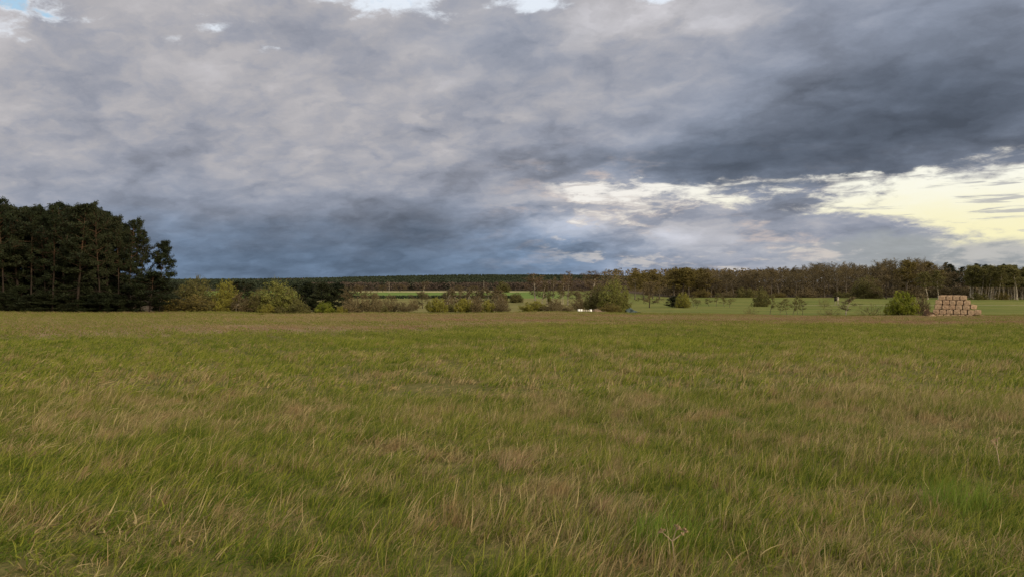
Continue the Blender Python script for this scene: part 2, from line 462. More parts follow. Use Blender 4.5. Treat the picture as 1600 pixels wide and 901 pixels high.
# ------------------------------------------------------------------ grass (stuff)
def grass_mat(name, far=False):
    m, nt, out = material(name)
    b = nt.xyz(nt.attr('blade'))
    x, y, z = nt.xyz(nt.pos())
    pp = nt.comb(x, y, 0.0)
    a = nt.noise(pp, 0.22, 4, 0.6); c = nt.noise(pp, 1.1, 3, 0.6); e = nt.noise(pp, 4.0, 2, 0.6)
    r = b[0]; t = b[1]; r2 = b[2]
    if not far:
        mid_dry = nt.smooth(y, 6.0, 11.0) * (1.0 - nt.smooth(y, 17.0, 25.0)) * 0.10
        dry = nt.smooth(a * .34 + c * .46 + e * .28, 0.49, 0.64) * 0.95 + 0.03 + mid_dry
        dry = dry - nt.smooth(y, 22., 32.) * 0.25 - (1.0 - nt.smooth(x / y, -.6, .05)) * .13
        isd = nt.smooth(dry - r, -0.05, 0.05)
        lush = nt.noise(pp, .16, 3, .6)
        green = nt.mix(nt.smooth(lush * .55 + c * .3 + e * .15 + (r2 - .5) * .42, .36, .62), (0.070, 0.108, 0.010), (0.212, 0.226, 0.030))
        green = nt.mix(nt.smooth(t, .5, 1.0) * r2 * .7, green, (0.34, 0.29, 0.08))
        strawc = nt.mix(r2, (0.16, 0.12, 0.048), (0.42, 0.335, 0.155))
        strawc = nt.mix(nt.smooth(e * .6 + c * .4, .53, .66) * .6, strawc, (0.31, 0.19, 0.08))
        col = nt.mix(isd, green, strawc)
        surf(nt, out, col, 0.7, 0.12, trans=0.4)
    else:
        st = nt.noise(nt.comb(x * 0.025, y * 0.11, 0.0), 1.0, 4, 0.6)
        gr = nt.smooth(st + (c - .5) * .35 + nt.smooth(y, 138., 152.) * .14 + (1.0 - nt.smooth(x / y, -.5, -.05)) * .06, 0.45, 0.60) * .85
        gr = gr.max(1.0 - nt.smooth(y + a * 16.0 - 20.0 * nt.smooth(x / y, -.5, .25), 42., 54.))
        isg = nt.smooth(gr - r, -.05, .05)
        red = nt.mix(r2, (0.19, 0.118, 0.066), (0.27, 0.175, 0.10))
        tan = nt.mix(r2, (0.18, 0.142, 0.062), (0.28, 0.22, 0.10))
        brn = nt.mix(nt.smooth(nt.noise(nt.comb(x * .02, y * .05, 3.0), 1.0, 3), .42, .56), red, tan)
        green = nt.mix(r2, (0.105, 0.125, 0.020), (0.175, 0.18, 0.036))
        surf(nt, out, nt.mix(isg, brn, green), 0.8, 0.08, trans=0.35)
    return m
M['grass'] = grass_mat('meadow grass'); M['grass_far'] = grass_mat('dry field grass', True)

def blades(mb, rng, n, radius, hmin, hmax, width, segs=3, bend=0.6, wind=(0.45, 0.05), flat=0.15):
    ang = rng.uniform(0, 6.283, n); rr = radius * np.sqrt(rng.random(n))
    base = np.stack([np.cos(ang) * rr, np.sin(ang) * rr, np.full(n, -0.03)], 1)
    h = rng.uniform(hmin, hmax, n) * rng.uniform(.7, 1.0, n)
    az = rng.uniform(0, 6.283, n)
    lean = np.stack([np.cos(az), np.sin(az)], 1) * rng.uniform(.1, bend, n)[:, None] + np.array(wind) * rng.uniform(.3, 1.1, n)[:, None]
    fl = rng.random(n) < flat
    lean[fl] *= 2.6; h[fl] *= .65
    wdir = rng.uniform(0, 6.283, n); wv = np.stack([np.cos(wdir), np.sin(wdir), np.zeros(n)], 1)
    w = width * rng.uniform(.6, 1.3, n)
    col0 = np.stack([rng.random(n), np.zeros(n), rng.random(n)], 1)
    V = []; C = []
    for k in range(segs + 1):
        t = k / segs
        p = base.copy()
        p[:, 0] += lean[:, 0] * h * t ** 1.9; p[:, 1] += lean[:, 1] * h * t ** 1.9
        p[:, 2] += h * (t - .28 * t ** 2.4 * np.minimum(np.linalg.norm(lean, axis=1), 1.6))
        ww = (w * (1 - t ** 1.6) * .5 + w * 0.04)[:, None]
        V += [p - wv * ww, p + wv * ww]
        c = col0.copy(); c[:, 1] = t; C += [c, c]
    k2 = 2 * (segs + 1)
    V = np.stack(V, 1).reshape(-1, 3); C = np.stack(C, 1).reshape(-1, 3)
    b = np.arange(n)[:, None] * k2; s = np.arange(segs)[None, :] * 2
    q = np.stack([b + s, b + s + 1, b + s + 3, b + s + 2], -1).reshape(-1, 4)
    mb.add(V, q, 0, C)

def grass_field(name, label, mat, protos, pts, rng, scale, zs, tilt):
    col = bpy.data.collections.new(name + ' tufts')
    for k, mb in enumerate(protos):
        col.objects.link(mb.obj('grass_tuft_shape', M[mat], color=True, link=False))
    n = len(pts)
    me = bpy.data.meshes.new(name)
    me.vertices.add(n); me.vertices.foreach_set('co', np.ascontiguousarray(pts, np.float32).ravel())
    left = 1 - sstep(-.55, .1, pts[:, 0] / pts[:, 1])               # the wind lays the grass over most on the left
    rot = np.stack([rng.normal(size=n) * tilt, rng.normal(size=n) * tilt + .06 + .34 * left, rng.normal(size=n) * 0.45], 1).astype(np.float32)
    s = rng.uniform(*scale, n) * zs
    sc = np.stack([rng.uniform(*scale, n), rng.uniform(*scale, n), s], 1).astype(np.float32)
    a = me.attributes.new('rot', 'FLOAT_VECTOR', 'POINT'); a.data.foreach_set('vector', rot.ravel())
    a = me.attributes.new('scl', 'FLOAT_VECTOR', 'POINT'); a.data.foreach_set('vector', sc.ravel())
    a = me.attributes.new('pick', 'INT', 'POINT'); a.data.foreach_set('value', rng.integers(0, len(protos), n).astype(np.int32))
    o = bpy.data.objects.new(name, me); COL.objects.link(o)
    ng = bpy.data.node_groups.new(name + ' scatter', 'GeometryNodeTree')
    ng.interface.new_socket('Geometry', in_out='INPUT', socket_type='NodeSocketGeometry')
    ng.interface.new_socket('Geometry', in_out='OUTPUT', socket_type='NodeSocketGeometry')
    N = ng.nodes; L = ng.links
    gi = N.new('NodeGroupInput'); go = N.new('NodeGroupOutput')
    ci = N.new('GeometryNodeCollectionInfo'); ci.inputs['Collection'].default_value = col
    ci.inputs['Separate Children'].default_value = True; ci.inputs['Reset Children'].default_value = True
    ip = N.new('GeometryNodeInstanceOnPoints'); ip.inputs['Pick Instance'].default_value = True
    def na(nm, ty):
        k = N.new('GeometryNodeInputNamedAttribute'); k.data_type = ty; k.inputs['Name'].default_value = nm; return k.outputs[0]
    L.new(gi.outputs[0], ip.inputs['Points']); L.new(ci.outputs[0], ip.inputs['Instance'])
    L.new(na('pick', 'INT'), ip.inputs['Instance Index']); L.new(na('rot', 'FLOAT_VECTOR'), ip.inputs['Rotation'])
    L.new(na('scl', 'FLOAT_VECTOR'), ip.inputs['Scale']); L.new(ip.outputs[0], go.inputs[0])
    md = o.modifiers.new('scatter', 'NODES'); md.node_group = ng
    return tag(o, label, 'grass', kind='stuff')

def wedge(rng, y0, y1, dens, half=0.86, extra=2.5):
    n = int(dens * (half * (y1 * y1 - y0 * y0) + 2 * extra * (y1 - y0)))
    yy = np.sqrt(rng.uniform(y0 * y0, y1 * y1, n)); xx = rng.uniform(-1, 1, n) * (half * yy + extra)
    return np.stack([xx, yy], 1)

def fieldnoise(x, y):
    return (np.sin(x * .9 + 1.7 * np.sin(y * .53)) + np.sin(y * 1.1 + 1.3 * np.sin(x * .61 + 2)) + np.sin((x + y) * .37)) / 3

rng = np.random.default_rng(11)
near_p = []
for k in range(12):
    mb = MB(); u = k / 11
    w_ = (.30 + .35 * (k % 3) / 2, .03)
    blades(mb, rng, 24, 0.16, .09, .25, .0068, 4, .75, w_, .25)
    blades(mb, rng, 12, 0.20, .05, .13, .0075, 3, 1.2, (.25, 0), .5)
    if k % 3 == 0: blades(mb, rng, 3, 0.16, .20, .33, .0050, 5, .7, (.8, .03), .2)
    if k % 4 == 1: blades(mb, rng, 24, 0.09, .15, .29, .0065, 5, .5, w_, .1)      # a dense tussock
    if k % 6 == 2: blades(mb, rng, 5, 0.12, .07, .15, .017, 3, 1.0, (.2, 0), .3)        # broad leaved herbs
    if k % 5 == 3: blades(mb, rng, 16, 0.17, .14, .26, .0062, 4, 1.0, (.7, 0), 1.0)   # matted, flattened stalks
    near_p.append(mb)
p = wedge(rng, 2.6, 14.5, 54); p = np.column_stack([p, ground_z(p[:, 0], p[:, 1])])
def clumps(p, f):
    return .55 * fieldnoise(p[:, 0] * f, p[:, 1] * f) + .55 * fieldnoise(p[:, 0] * f * 2.7 + 5, p[:, 1] * f * 2.9 + 1)
fn = clumps(p, 1.0)
grass_field('near_grass', 'long mixed green and straw meadow grass in the foreground', 'grass', near_p, p, rng, (.75, 1.3), np.clip(.98 + .45 * fn, .6, 1.6), .2)
mid_p = []
for k in range(10):
    mb = MB()
    w_ = (.35 + .4 * (k % 3) / 2, .02)
    blades(mb, rng, 40, 0.32, .09, .26, .016, 3, .7, w_, .22)
    if k % 3 == 0: blades(mb, rng, 6, 0.3, .20, .32, .010, 4, .6, (.8, .02), .2)
    if k % 4 == 1: blades(mb, rng, 26, 0.15, .16, .30, .016, 4, .5, w_, .1)
    mid_p.append(mb)
p = wedge(rng, 13.5, 72, 8.0); p = np.column_stack([p, ground_z(p[:, 0], p[:, 1])])
p = p[p[:, 1] < 37 + 22 * sstep(-.5, .25, p[:, 0] / p[:, 1]) + 4 * np.sin(p[:, 0] * .09) + 3 * np.sin(p[:, 0] * .31 + 1) + rng.normal(size=len(p)) * 4.5]
fn = clumps(p, .6)
grass_field('meadow_grass', 'wind combed green meadow grass reaching to the brown part of the field', 'grass', mid_p, p, rng, (.75, 1.35), np.clip(.95 + .45 * fn, .6, 1.6), .18)
far_p = []
for k in range(6):
    mb = MB(); blades(mb, rng, 90, 0.95, .05, .17, .035, 2, .8, (.3, 0), .3); blades(mb, rng, 3, .8, .15, .30, .026, 2, .4, (.3, 0)); far_p.append(mb)
p = np.concatenate([wedge(rng, 34, 158, 1.5, .80, 4), wedge(rng, 148, 158, 1.6, .80, 4)]); p = np.column_stack([p, ground_z(p[:, 0], p[:, 1])])
grass_field('dry_field_grass', 'short brown and reddish dry grass along the far half of the field', 'grass_far', far_p, p, rng, (.8, 1.3), np.clip(.8 + .35 * fieldnoise(p[:, 0] * .2, p[:, 1] * .3) + 2.2 * sstep(146, 155, p[:, 1]) * np.clip(fieldnoise(p[:, 0] * .23 + 3, p[:, 1] * .3) + .05, 0, 1), .4, 3), .1)

# ------------------------------------------------------------------ plant prototypes
PINE = [make_pine(100 + k, 19, c, s, l, 17, ln, lo) for k, (c, s, l, ln, lo) in enumerate(
    [(.58, .17, 32, 0, 16), (.68, .16, 36, .03, 12), (.52, .19, 30, -.03, 18), (.72, .18, 38, .02, 10), (.62, .15, 32, -.02, 18)])]
PINE_OUT = make_pine(122, 14, .74, .17, 40, 22, .05, 3)
PINE_LOW = make_pine(120, 13, .80, .24, 40, 18, .12, 3)
PINE_EDGE = make_pine(121, 9, .92, .34, 40, 18, .0, 0)
BARE = [make_deciduous(200 + k, 18, cl, sp, 15, 7, 7, 4, .09, an, .014, .03) for k, (cl, sp, an) in enumerate(
    [(.34, .30, (25, 62)), (.28, .34, (30, 70)), (.40, .26, (22, 58)), (.30, .32, (32, 66))])]
BARE_RED = [make_deciduous(220 + k, 16, .20, .22, 20, 7, 6, 5, .14, (18, 52), .010, .024, mats=('bark_pale', 'twig_red', 'leaf_bud'), leaf=500, leaf_size=.14) for k in range(3)]
BARE_ROUND = make_deciduous(230, 12, .20, .42, 18, 8, 8, 7, .06, (22, 80), .016, .030, leaf=2200, leaf_size=.14, mats=('bark_dark', 'twig_brown', 'twig_brown'))
BUDDING = [make_deciduous(240 + k, 18, .34, .30, 15, 7, 7, 3, .09, (25, 62), .014, .028, leaf=2600, leaf_size=.26, mats=('bark_grey', 'twig_olive', 'leaf_bud')) for k in range(2)]
BIRCH = [make_deciduous(250 + k, 20, .40, .15, 18, 6, 6, 3, .05, (22, 50), 0.0068, .018, leaf=1700, leaf_size=.24, mats=('bark_birch', 'twig_olive', 'leaf_olive'), droop=.12) for k in range(3)]
THIN = [make_deciduous(260 + k, 10, .24, .20, 14, 6, 6, 5, .15, (20, 48), .009, .022, leaf=700, leaf_size=.10, mats=('bark_pale', 'twig_brown', 'twig_brown')) for k in range(2)]
SAPLING = [make_deciduous(270 + k, 5, .30, .30, 9, 5, 5, 3, .12, (25, 60), .011, .012, leaf=700, leaf_size=.08, mats=('bark_grey', 'twig_olive', 'leaf_olive')) for k in range(2)]
WILLOW_TREE = [make_bush(280 + k, 8, 8.5, 34, 11000, .15, ('bark_grey', 'twig_olive', lf), twigs=6, subs=9) for k, lf in enumerate(('leaf_willow', 'leaf_yellow', 'leaf_olive'))]
B_FAINT = [make_bush(340 + k, 4, 4.6, 12, 500, .07, ('twig_olive', 'twig_olive', 'leaf_bud'), twigs=5, subs=6, twig_r=.012) for k in range(2)]
B_BROWN = [make_bush(300 + k, 5, 6, 24, 2600, .11, ('twig_brown', 'twig_brown', 'twig_brown'), twigs=9, subs=10, twig_r=.022) for k in range(2)]
B_RUST = make_bush(303, 5, 6.5, 24, 3600, .12, ('twig_brown', 'twig_olive', 'leaf_bud'), twigs=8, subs=9)
B_OLIVE = [make_bush(310 + k, 5, 6, 18, 4200, .14, ('twig_brown', 'twig_olive', 'leaf_olive')) for k in range(2)]
B_YELLOW = [make_bush(320 + k, 4, 5, 16, 4600, .12, ('twig_brown', 'twig_olive', 'leaf_yellow')) for k in range(2)]
B_BRIGHT = make_bush(330, 5, 5.6, 24, 8500, .13, ('twig_brown', 'twig_olive', 'leaf_bright'))

rnd = random.Random(5)
def P_(proto, name, px, top, base_d, wpx, label, cat, group=None, rz=None, parts=('trunk', 'crown'), tilt=(0, 0), natural=None):
    """plant a prototype so that in the photo it stands at column px with its top at row `top`"""
    x = at(px, base_d); h = zrow(top, base_d) - gz(x, base_d)
    ws = 1.0
    if wpx:
        me = proto[1]
        n = len(me.vertices); co = np.empty(n * 3, np.float32); me.vertices.foreach_get('co', co); co = co.reshape(-1, 3)
        w0 = np.percentile(co[:, 0], 98.5) - np.percentile(co[:, 0], 1.5)
        ws = (wpx / F * base_d) / (w0 * h / top_of(proto))
    return plant(proto, name, x, base_d, h, ws, rnd.uniform(0, 6.28) if rz is None else rz, label, cat, group, parts, tilt)
BP = ('stems', 'foliage')

# ---- the pine stand at the left
G = 'pines of the dark stand on the left'
sil = [(-140, 318), (-60, 312), (0, 311), (20, 316), (38, 322), (70, 322), (97, 317), (130, 316), (152, 318), (167, 323), (183, 334), (200, 340), (216, 347)]
def sil_top(px): return float(np.interp(px, [s[0] for s in sil] + [232, 250], [s[1] for s in sil] + [368, 400]))
front = [(-118, 149), (-92, 146), (-66, 150), (-42, 147), (-18, 150), (8, 147), (27, 151), (46, 147), (66, 150), (84, 146), (103, 150), (121, 147), (139, 151), (156, 147), (172, 150), (186, 147), (199, 149), (209, 152)]
for k, (px, d) in enumerate(front):
    lab = 'tall dark pine with bare lower trunk in the front of the left pine stand'
    if k == 8: lab = 'tall pine with a pale forked dead branch in the left stand'
    if k == 13: lab = 'tall pine with rusty orange upper trunk near the middle of the left stand'
    pr = PINE[k % 5]
    if px > 180: lab = 'dark pine of the right shoulder of the left stand, %s' % {186: 'first of three, tallest', 199: 'second of three, in the middle', 209: 'third of three, lowest'}[px]
    P_(pr, 'pine_tree', px + rnd.uniform(-3, 3), sil_top(px) + rnd.uniform(-3, 7), d + rnd.uniform(-1, 1), rnd.uniform(46, 60) if px < 180 else 36, lab, 'tree', G)
for row, d0 in enumerate((156, 163, 171, 181)):
    for k in range(19):
        px = -135 + k * 19 + rnd.uniform(-7, 7) + row * 5
        if px > 186 - row * 4: continue
        P_(PINE[(k + row * 2) % 5], 'pine_tree', px, sil_top(px) + rnd.uniform(0, 16) + row, d0 + rnd.uniform(-3, 3), rnd.uniform(44, 58),
           'dark pine standing deep inside the left pine stand', 'tree', 'pines deep inside the left stand')
P_(PINE[3], 'pine_tree', 220, 360, 152, 34, 'rounded pine just left of the outermost pine of the stand', 'tree', G)
P_(PINE_OUT, 'pine_tree', 249, 377, 151, 37, 'slender layered outermost pine, set off to the right of the stand', 'tree', G)
P_(PINE_LOW, 'pine_tree', 232, 425, 147, 75, 'low spreading pine with a trunk leaning right at the end of the stand', 'tree', G, rz=0.0)
P_(PINE_EDGE, 'pine_tree', 254, 428, 156, 46, 'small bushy pine at the right foot of the stand', 'tree', G)
for k, (px, tp, d) in enumerate([(-70, 430, 148), (-20, 436, 150), (8, 428, 154), (30, 446, 149), (50, 426, 156), (66, 436, 152), (82, 430, 156), (97, 448, 149), (116, 430, 152), (134, 424, 156), (150, 440, 149), (164, 426, 155), (178, 446, 151), (192, 428, 155), (207, 436, 154), (-110, 424, 156), (-45, 422, 157), (-5, 424, 158), (22, 418, 157), (40, 424, 160), (74, 416, 159), (106, 420, 158), (122, 418, 160), (144, 420, 159), (172, 424, 159), (-85, 455, 146), (-30, 458, 147), (12, 456, 146), (44, 460, 146), (74, 458, 147), (112, 456, 146), (140, 460, 147), (165, 457, 146), (190, 459, 147)]):
    P_(PINE_EDGE, 'young_pine', px, tp, d, 42, 'low young pine growing between the trunks of the left stand', 'tree', 'young pines under the left stand')

# ---- trees and bushes between the pine stand and the meadow
P_(PINE[3], 'pine_tree', 268, 441, 205, 34, 'dark pine behind the end of the pine stand', 'tree')
P_(B_RUST, 'rust_bush', 292, 459, 158, 88, 'wide rust brown bush beside the pine stand', 'bush', parts=BP)
P_(B_OLIVE[0], 'olive_bush', 314, 470, 157, 40, 'low dull green bush in front of the rust brown bush', 'bush', parts=BP)
P_(WILLOW_TREE[2], 'willow_tree', 308, 433, 170, 50, 'tall olive green tree with an upright top behind the rust brown bush', 'tree')
P_(WILLOW_TREE[2], 'willow_tree', 285, 446, 172, 44, 'rounded olive tree between pine stand and upright olive tree', 'tree')
P_(WILLOW_TREE[1], 'willow_tree', 352, 439, 165, 36, 'narrow bright yellow green tree left of the big round willow', 'tree')
P_(B_YELLOW[0], 'yellow_bush', 350, 465, 160, 34, 'yellow green bush at the foot of the narrow yellow green tree', 'bush', parts=BP)
for k, px in enumerate((364, 373, 384, 395)):
    P_(PINE[(k + 1) % 5], 'pine_tree', px, 439 + (k % 2) * 3, 214 + k * 4, 26, 'dark pine in the gap between the two yellow green willows', 'tree', 'pines between the two willows')
P_(THIN[0], 'thin_tree', 369, 456, 159, 18, 'thin pale stemmed sapling tree left of the big round willow, left one of two', 'tree')
P_(THIN[1], 'thin_tree', 374, 458, 160, 18, 'thin pale stemmed sapling tree left of the big round willow, right one of two', 'tree')
P_(B_BROWN[0], 'brown_bush', 385, 463, 161, 44, 'brown twiggy bush left of the big round willow', 'bush', parts=BP)
P_(WILLOW_TREE[0], 'willow_tree', 430, 439, 164, 74, 'big round yellow green willow at the field edge', 'tree')
P_(WILLOW_TREE[2], 'willow_tree', 404, 452, 162, 36, 'olive lower tree against the left side of the big round willow', 'tree')
P_(B_YELLOW[1], 'yellow_bush', 417, 474, 156, 20, 'small yellow bush in front of the big round willow', 'bush', parts=BP)
P_(B_OLIVE[1], 'olive_bush', 436, 478, 157, 26, 'low olive bush in front of the big round willow', 'bush', parts=BP)
P_(B_OLIVE[0], 'olive_bush', 467, 470, 158, 34, 'grey green bush at the right foot of the big round willow', 'bush', parts=BP)
P_(B_YELLOW[0], 'yellow_bush', 407, 488, 112, 15, 'tiny yellow green shrub alone in the brown dry grass', 'bush', parts=BP)
for k, (px, tp, d) in enumerate([(462, 444, 192), (476, 441, 186), (490, 443, 190), (503, 441, 185), (516, 443, 189), (529, 442, 186), (541, 445, 191), (483, 446, 205), (510, 445, 207), (535, 447, 208)]):
    P_(PINE_EDGE if k % 2 else PINE[3], 'pine_tree', px, tp, d, 32, 'dark evergreen in the clump right of the big round willow', 'tree', 'evergreens right of the big willow')
P_(B_BRIGHT, 'green_bush', 508, 471, 160, 30, 'fresh green bush in front of the dark evergreen clump', 'bush', parts=BP)
P_(B_YELLOW[1], 'yellow_bush', 533, 478, 160, 17, 'low yellow olive bush between fresh green bush and tall brown bush', 'bush', parts=BP)
P_(BARE_ROUND, 'bare_tree', 558, 445, 168, 42, 'tall dense brown leafless tree right of the evergreen clump', 'tree')
P_(B_BROWN[0], 'brown_bush', 552, 464, 163, 36, 'brown bush at the foot of the tall dense brown leafless tree', 'bush', parts=BP)
P_(B_BROWN[1], 'brown_bush', 580, 456, 164, 34, 'brown bush on the right side of the tall dense brown leafless tree', 'bush', parts=BP)
P_(B_BROWN[0], 'brown_bush', 611, 459, 180, 22, 'narrow brown leafless bush in front of the far green field', 'bush', parts=BP)
P_(B_OLIVE[0], 'olive_bush', 598, 477, 172, 20, 'low olive bush at the foot of the narrow brown leafless bush', 'bush', parts=BP)
P_(B_BROWN[1], 'brown_bush', 633, 471, 178, 24, 'pale thin brown bush between the narrow brown bush and the dark trunked tree', 'bush', parts=BP)
P_(BARE_ROUND, 'bare_tree', 660, 455, 228, 30, 'brown round crowned tree with a short dark trunk left of centre', 'tree')
P_(B_YELLOW[0], 'yellow_bush', 683, 464, 176, 34, 'ochre yellow bush, leftmost of the three yellow bushes in the marsh', 'bush', parts=BP)
P_(B_YELLOW[1], 'yellow_bush', 728, 466, 176, 30, 'ochre yellow bush, middle one of the three yellow bushes in the marsh', 'bush', parts=BP)
P_(B_YELLOW[0], 'yellow_bush', 762, 468, 175, 22, 'brightest yellow green bush, rightmost of the three in the marsh', 'bush', parts=BP)
P_(B_BROWN[1], 'brown_bush', 745, 467, 174, 19, 'grey brown bush between two yellow bushes in the marsh', 'bush', parts=BP)
P_(B_BROWN[0], 'brown_bush', 784, 472, 174, 28, 'low grey brown bush right of the brightest yellow bush', 'bush', parts=BP)
P_(B_OLIVE[1], 'olive_bush', 704, 474, 182, 22, 'low olive bush between the left and middle yellow bushes', 'bush', parts=BP)
for k, (px, tp, d) in enumerate([(699, 450, 232), (708, 453, 238), (716, 451, 230), (723, 448, 242), (730, 452, 234), (738, 449, 246), (746, 453, 236), (757, 451, 240), (766, 449, 236), (773, 452, 244), (781, 450, 238), (789, 453, 232), (703, 456, 262), (751, 454, 264), (777, 455, 266)]):
    P_(THIN[k % 2], 'thin_tree', px, tp, d, 19, 'thin grey leafless tree in the row behind the yellow bushes', 'tree', 'thin leafless trees behind the yellow bushes')
for k, (px, tp, d, w) in enumerate([(702, 464, 205, 20), (742, 462, 206, 22), (780, 463, 205, 22), (646, 467, 200, 18), (869, 465, 205, 20), (905, 466, 200, 22)]):
    P_(B_BROWN[k % 2], 'brown_bush', px, tp, d, w, 'tall brown leafless thicket bush in the marsh behind the yellow bushes and white boxes', 'bush', 'thicket bushes in the marsh', parts=BP)
P_(WILLOW_TREE[2], 'round_tree', 806, 457, 330, 20, 'small round olive tree left of the pinkish birches', 'tree')
P_(B_OLIVE[0], 'olive_bush', 786, 456, 300, 16, 'small olive bush left of the small round olive tree', 'bush', parts=BP)
P_(B_YELLOW[1], 'yellow_bush', 832, 470, 174, 34, 'olive yellow bush below the pinkish leafless trees', 'bush', parts=BP)
P_(B_BROWN[1], 'brown_bush', 861, 471, 173, 30, 'dark brown bush left of the white boxes', 'bush', parts=BP)
P_(B_BROWN[0], 'brown_bush', 884, 475, 176, 22, 'faint brown bush just above the white boxes', 'bush', parts=BP)
P_(BARE_RED[0], 'bare_tree', 836, 427, 300, 30, 'tall pinkish leafless tree, leftmost of three above the hill line', 'tree')
P_(BARE_RED[1], 'bare_tree', 887, 424, 290, 26, 'tall pinkish leafless tree, middle one of three above the hill line', 'tree')
P_(BARE_RED[2], 'bare_tree', 924, 423, 280, 36, 'tall pinkish leafless tree, rightmost of three, behind the green willow', 'tree')
for k, (px, tp) in enumerate([(846, 441), (855, 437), (865, 433), (877, 441), (880, 430)]):
    P_(THIN[k % 2], 'birch_tree', px, tp, 292 + 3 * k, 14, 'slim pale trunked birch between the left and middle pinkish trees, %s from the left' % ('first', 'second', 'third', 'fourth', 'fifth')[k], 'tree')
P_(B_OLIVE[1], 'olive_bush', 858, 457, 320, 8, 'tiny dark bush on the far field edge among slim birches', 'bush', parts=BP)
P_(BARE_ROUND, 'bare_tree', 902, 455, 232, 26, 'dark brown leafless tree between the middle pinkish tree and green willow', 'tree')
P_(WILLOW_TREE[2], 'willow_tree', 934, 445, 182, 36, 'lower olive willow on the left side of the big green willow', 'tree')
P_(WILLOW_TREE[0], 'willow_tree', 960, 437, 178, 46, 'big green willow in the middle of the view', 'tree')
P_(B_RUST, 'brown_bush', 950, 472, 171, 36, 'rusty undergrowth at the foot of the big green willow', 'bush', parts=BP)
P_(BARE_ROUND, 'bare_tree', 1015, 440, 245, 38, 'dark brown round leafless tree right of the green willow', 'tree')
for k, (px, tp) in enumerate([(992, 425), (1006, 426), (1020, 423), (1031, 428)]):
    P_(BUDDING[k % 2], 'budding_tree', px, tp, 400 + 6 * k, 24, 'tall budding tree in the short row behind the brown round tree', 'tree', 'budding trees behind the brown round tree')
P_(PINE_EDGE, 'young_pine', 1050, 462, 252, 24, 'low dark spruce like evergreen in the meadow', 'tree')
P_(WILLOW_TREE[1], 'willow_tree', 1067, 457, 246, 20, 'small yellow green tree beside the low dark evergreen', 'tree')
for k, (px, tp, d) in enumerate([(1084, 462, 262), (1088, 468, 240), (1108, 466, 270), (1119, 457, 268), (1132, 463, 262), (1140, 466, 255)]):
    P_(SAPLING[k % 2], 'sapling', px, tp, d, 12, 'small sapling in the green meadow below the wood edge', 'tree', 'saplings in the green meadow')
P_(B_OLIVE[1], 'olive_bush', 1190, 449, 268, 27, 'tall rounded olive brown bush in the meadow', 'bush', parts=BP)
P_(SAPLING[0], 'sapling', 1203, 459, 168, 15, 'slender budding tree in front of the rounded olive brown bush', 'tree')
P_(B_FAINT[0], 'brown_bush', 1172, 476, 158, 22, 'low brown bush at the field edge left of the slender budding tree', 'bush', parts=BP)
for k, (px, tp) in enumerate([(1219, 470), (1230, 466), (1239, 469), (1247, 462), (1254, 467)]):
    P_(SAPLING[k % 2], 'sapling', px, tp, 160 + k, 12, 'thin olive sapling in the row along the field edge', 'tree', 'saplings along the field edge')
P_(B_FAINT[1], 'brown_bush', 1297, 475, 156, 34, 'low rusty bush at the field edge below the raised hide', 'bush', parts=BP)
P_(B_FAINT[0], 'brown_bush', 1287, 463, 268, 16, 'brown bush in the meadow left of the raised hide', 'bush', parts=BP)
P_(THIN[0], 'thin_tree', 1322, 463, 158, 24, 'small bare dark branched tree right of the raised hide', 'tree')
P_(B_FAINT[0], 'brown_bush', 1362, 471, 157, 36, 'pale brown sparse bush left of the bright green bush', 'bush', parts=BP)
P_(B_BRIGHT, 'green_bush', 1409, 455, 150, 42, 'bright green rounded bush left of the bale stack', 'bush', parts=BP)
P_(B_BROWN[1], 'brown_bush', 1436, 457, 154, 28, 'brown twiggy bush between the bright green bush and bale stack', 'bush', parts=BP)

# ---- the leafless wood on the right, birches at its right end, pines behind
tops = ([1036, 1045, 1060, 1080, 1100, 1130, 1146, 1170, 1200, 1240, 1280, 1310, 1340, 1380, 1430, 1470, 1490, 1510, 1540, 1600, 1760], [424, 423, 421, 422, 421, 424, 427, 420, 417, 415, 412, 411, 412, 408, 407, 411, 416, 416, 415, 415, 414])
def wtop(px): return float(np.interp(px, *tops))
for row, (d0, n, dz) in enumerate([(462, 40, 3), (474, 38, 2), (488, 36, 1), (504, 34, 0), (522, 32, 0)]):
    for k in range(n):
        px = 1040 + (k + rnd.uniform(.1, .9)) / n * (720 if row else 690)
        d = d0 + rnd.uniform(-4, 4)
        if px > 1475:
            if row >= 3:
                P_(PINE[k % 5], 'pine_tree', px, wtop(px) - 2 + rnd.uniform(-2, 3), d, rnd.uniform(15, 20), 'dark pine rising behind the birch wood at the right', 'tree', 'pines behind the birch wood')
            continue
        early = px < 1110 and row < 4 or (1400 < px and row < 2 and rnd.random() < .6)
        pr = BUDDING[k % 2] if early else BARE[(k + row) % 4]
        lab = ('tall budding olive tree in the left end of the right hand wood' if px < 1110 else 'budding olive tree in the right hand wood near the bale stack') if early else (
            'tall leafless brown tree at the front edge of the right hand wood' if row < 2 else 'tall leafless brown tree deeper in the right hand wood')
        grp = 'budding trees of the right hand wood' if early else 'leafless trees of the right hand wood'
        P_(pr, 'budding_tree' if early else 'bare_tree', px, wtop(px) + dz + rnd.choice((-4, -2, 0, 0, 2, 5, 8)) + rnd.uniform(-1.5, 1.5), d, rnd.uniform(19, 36), lab, 'tree', grp)
nb = 0
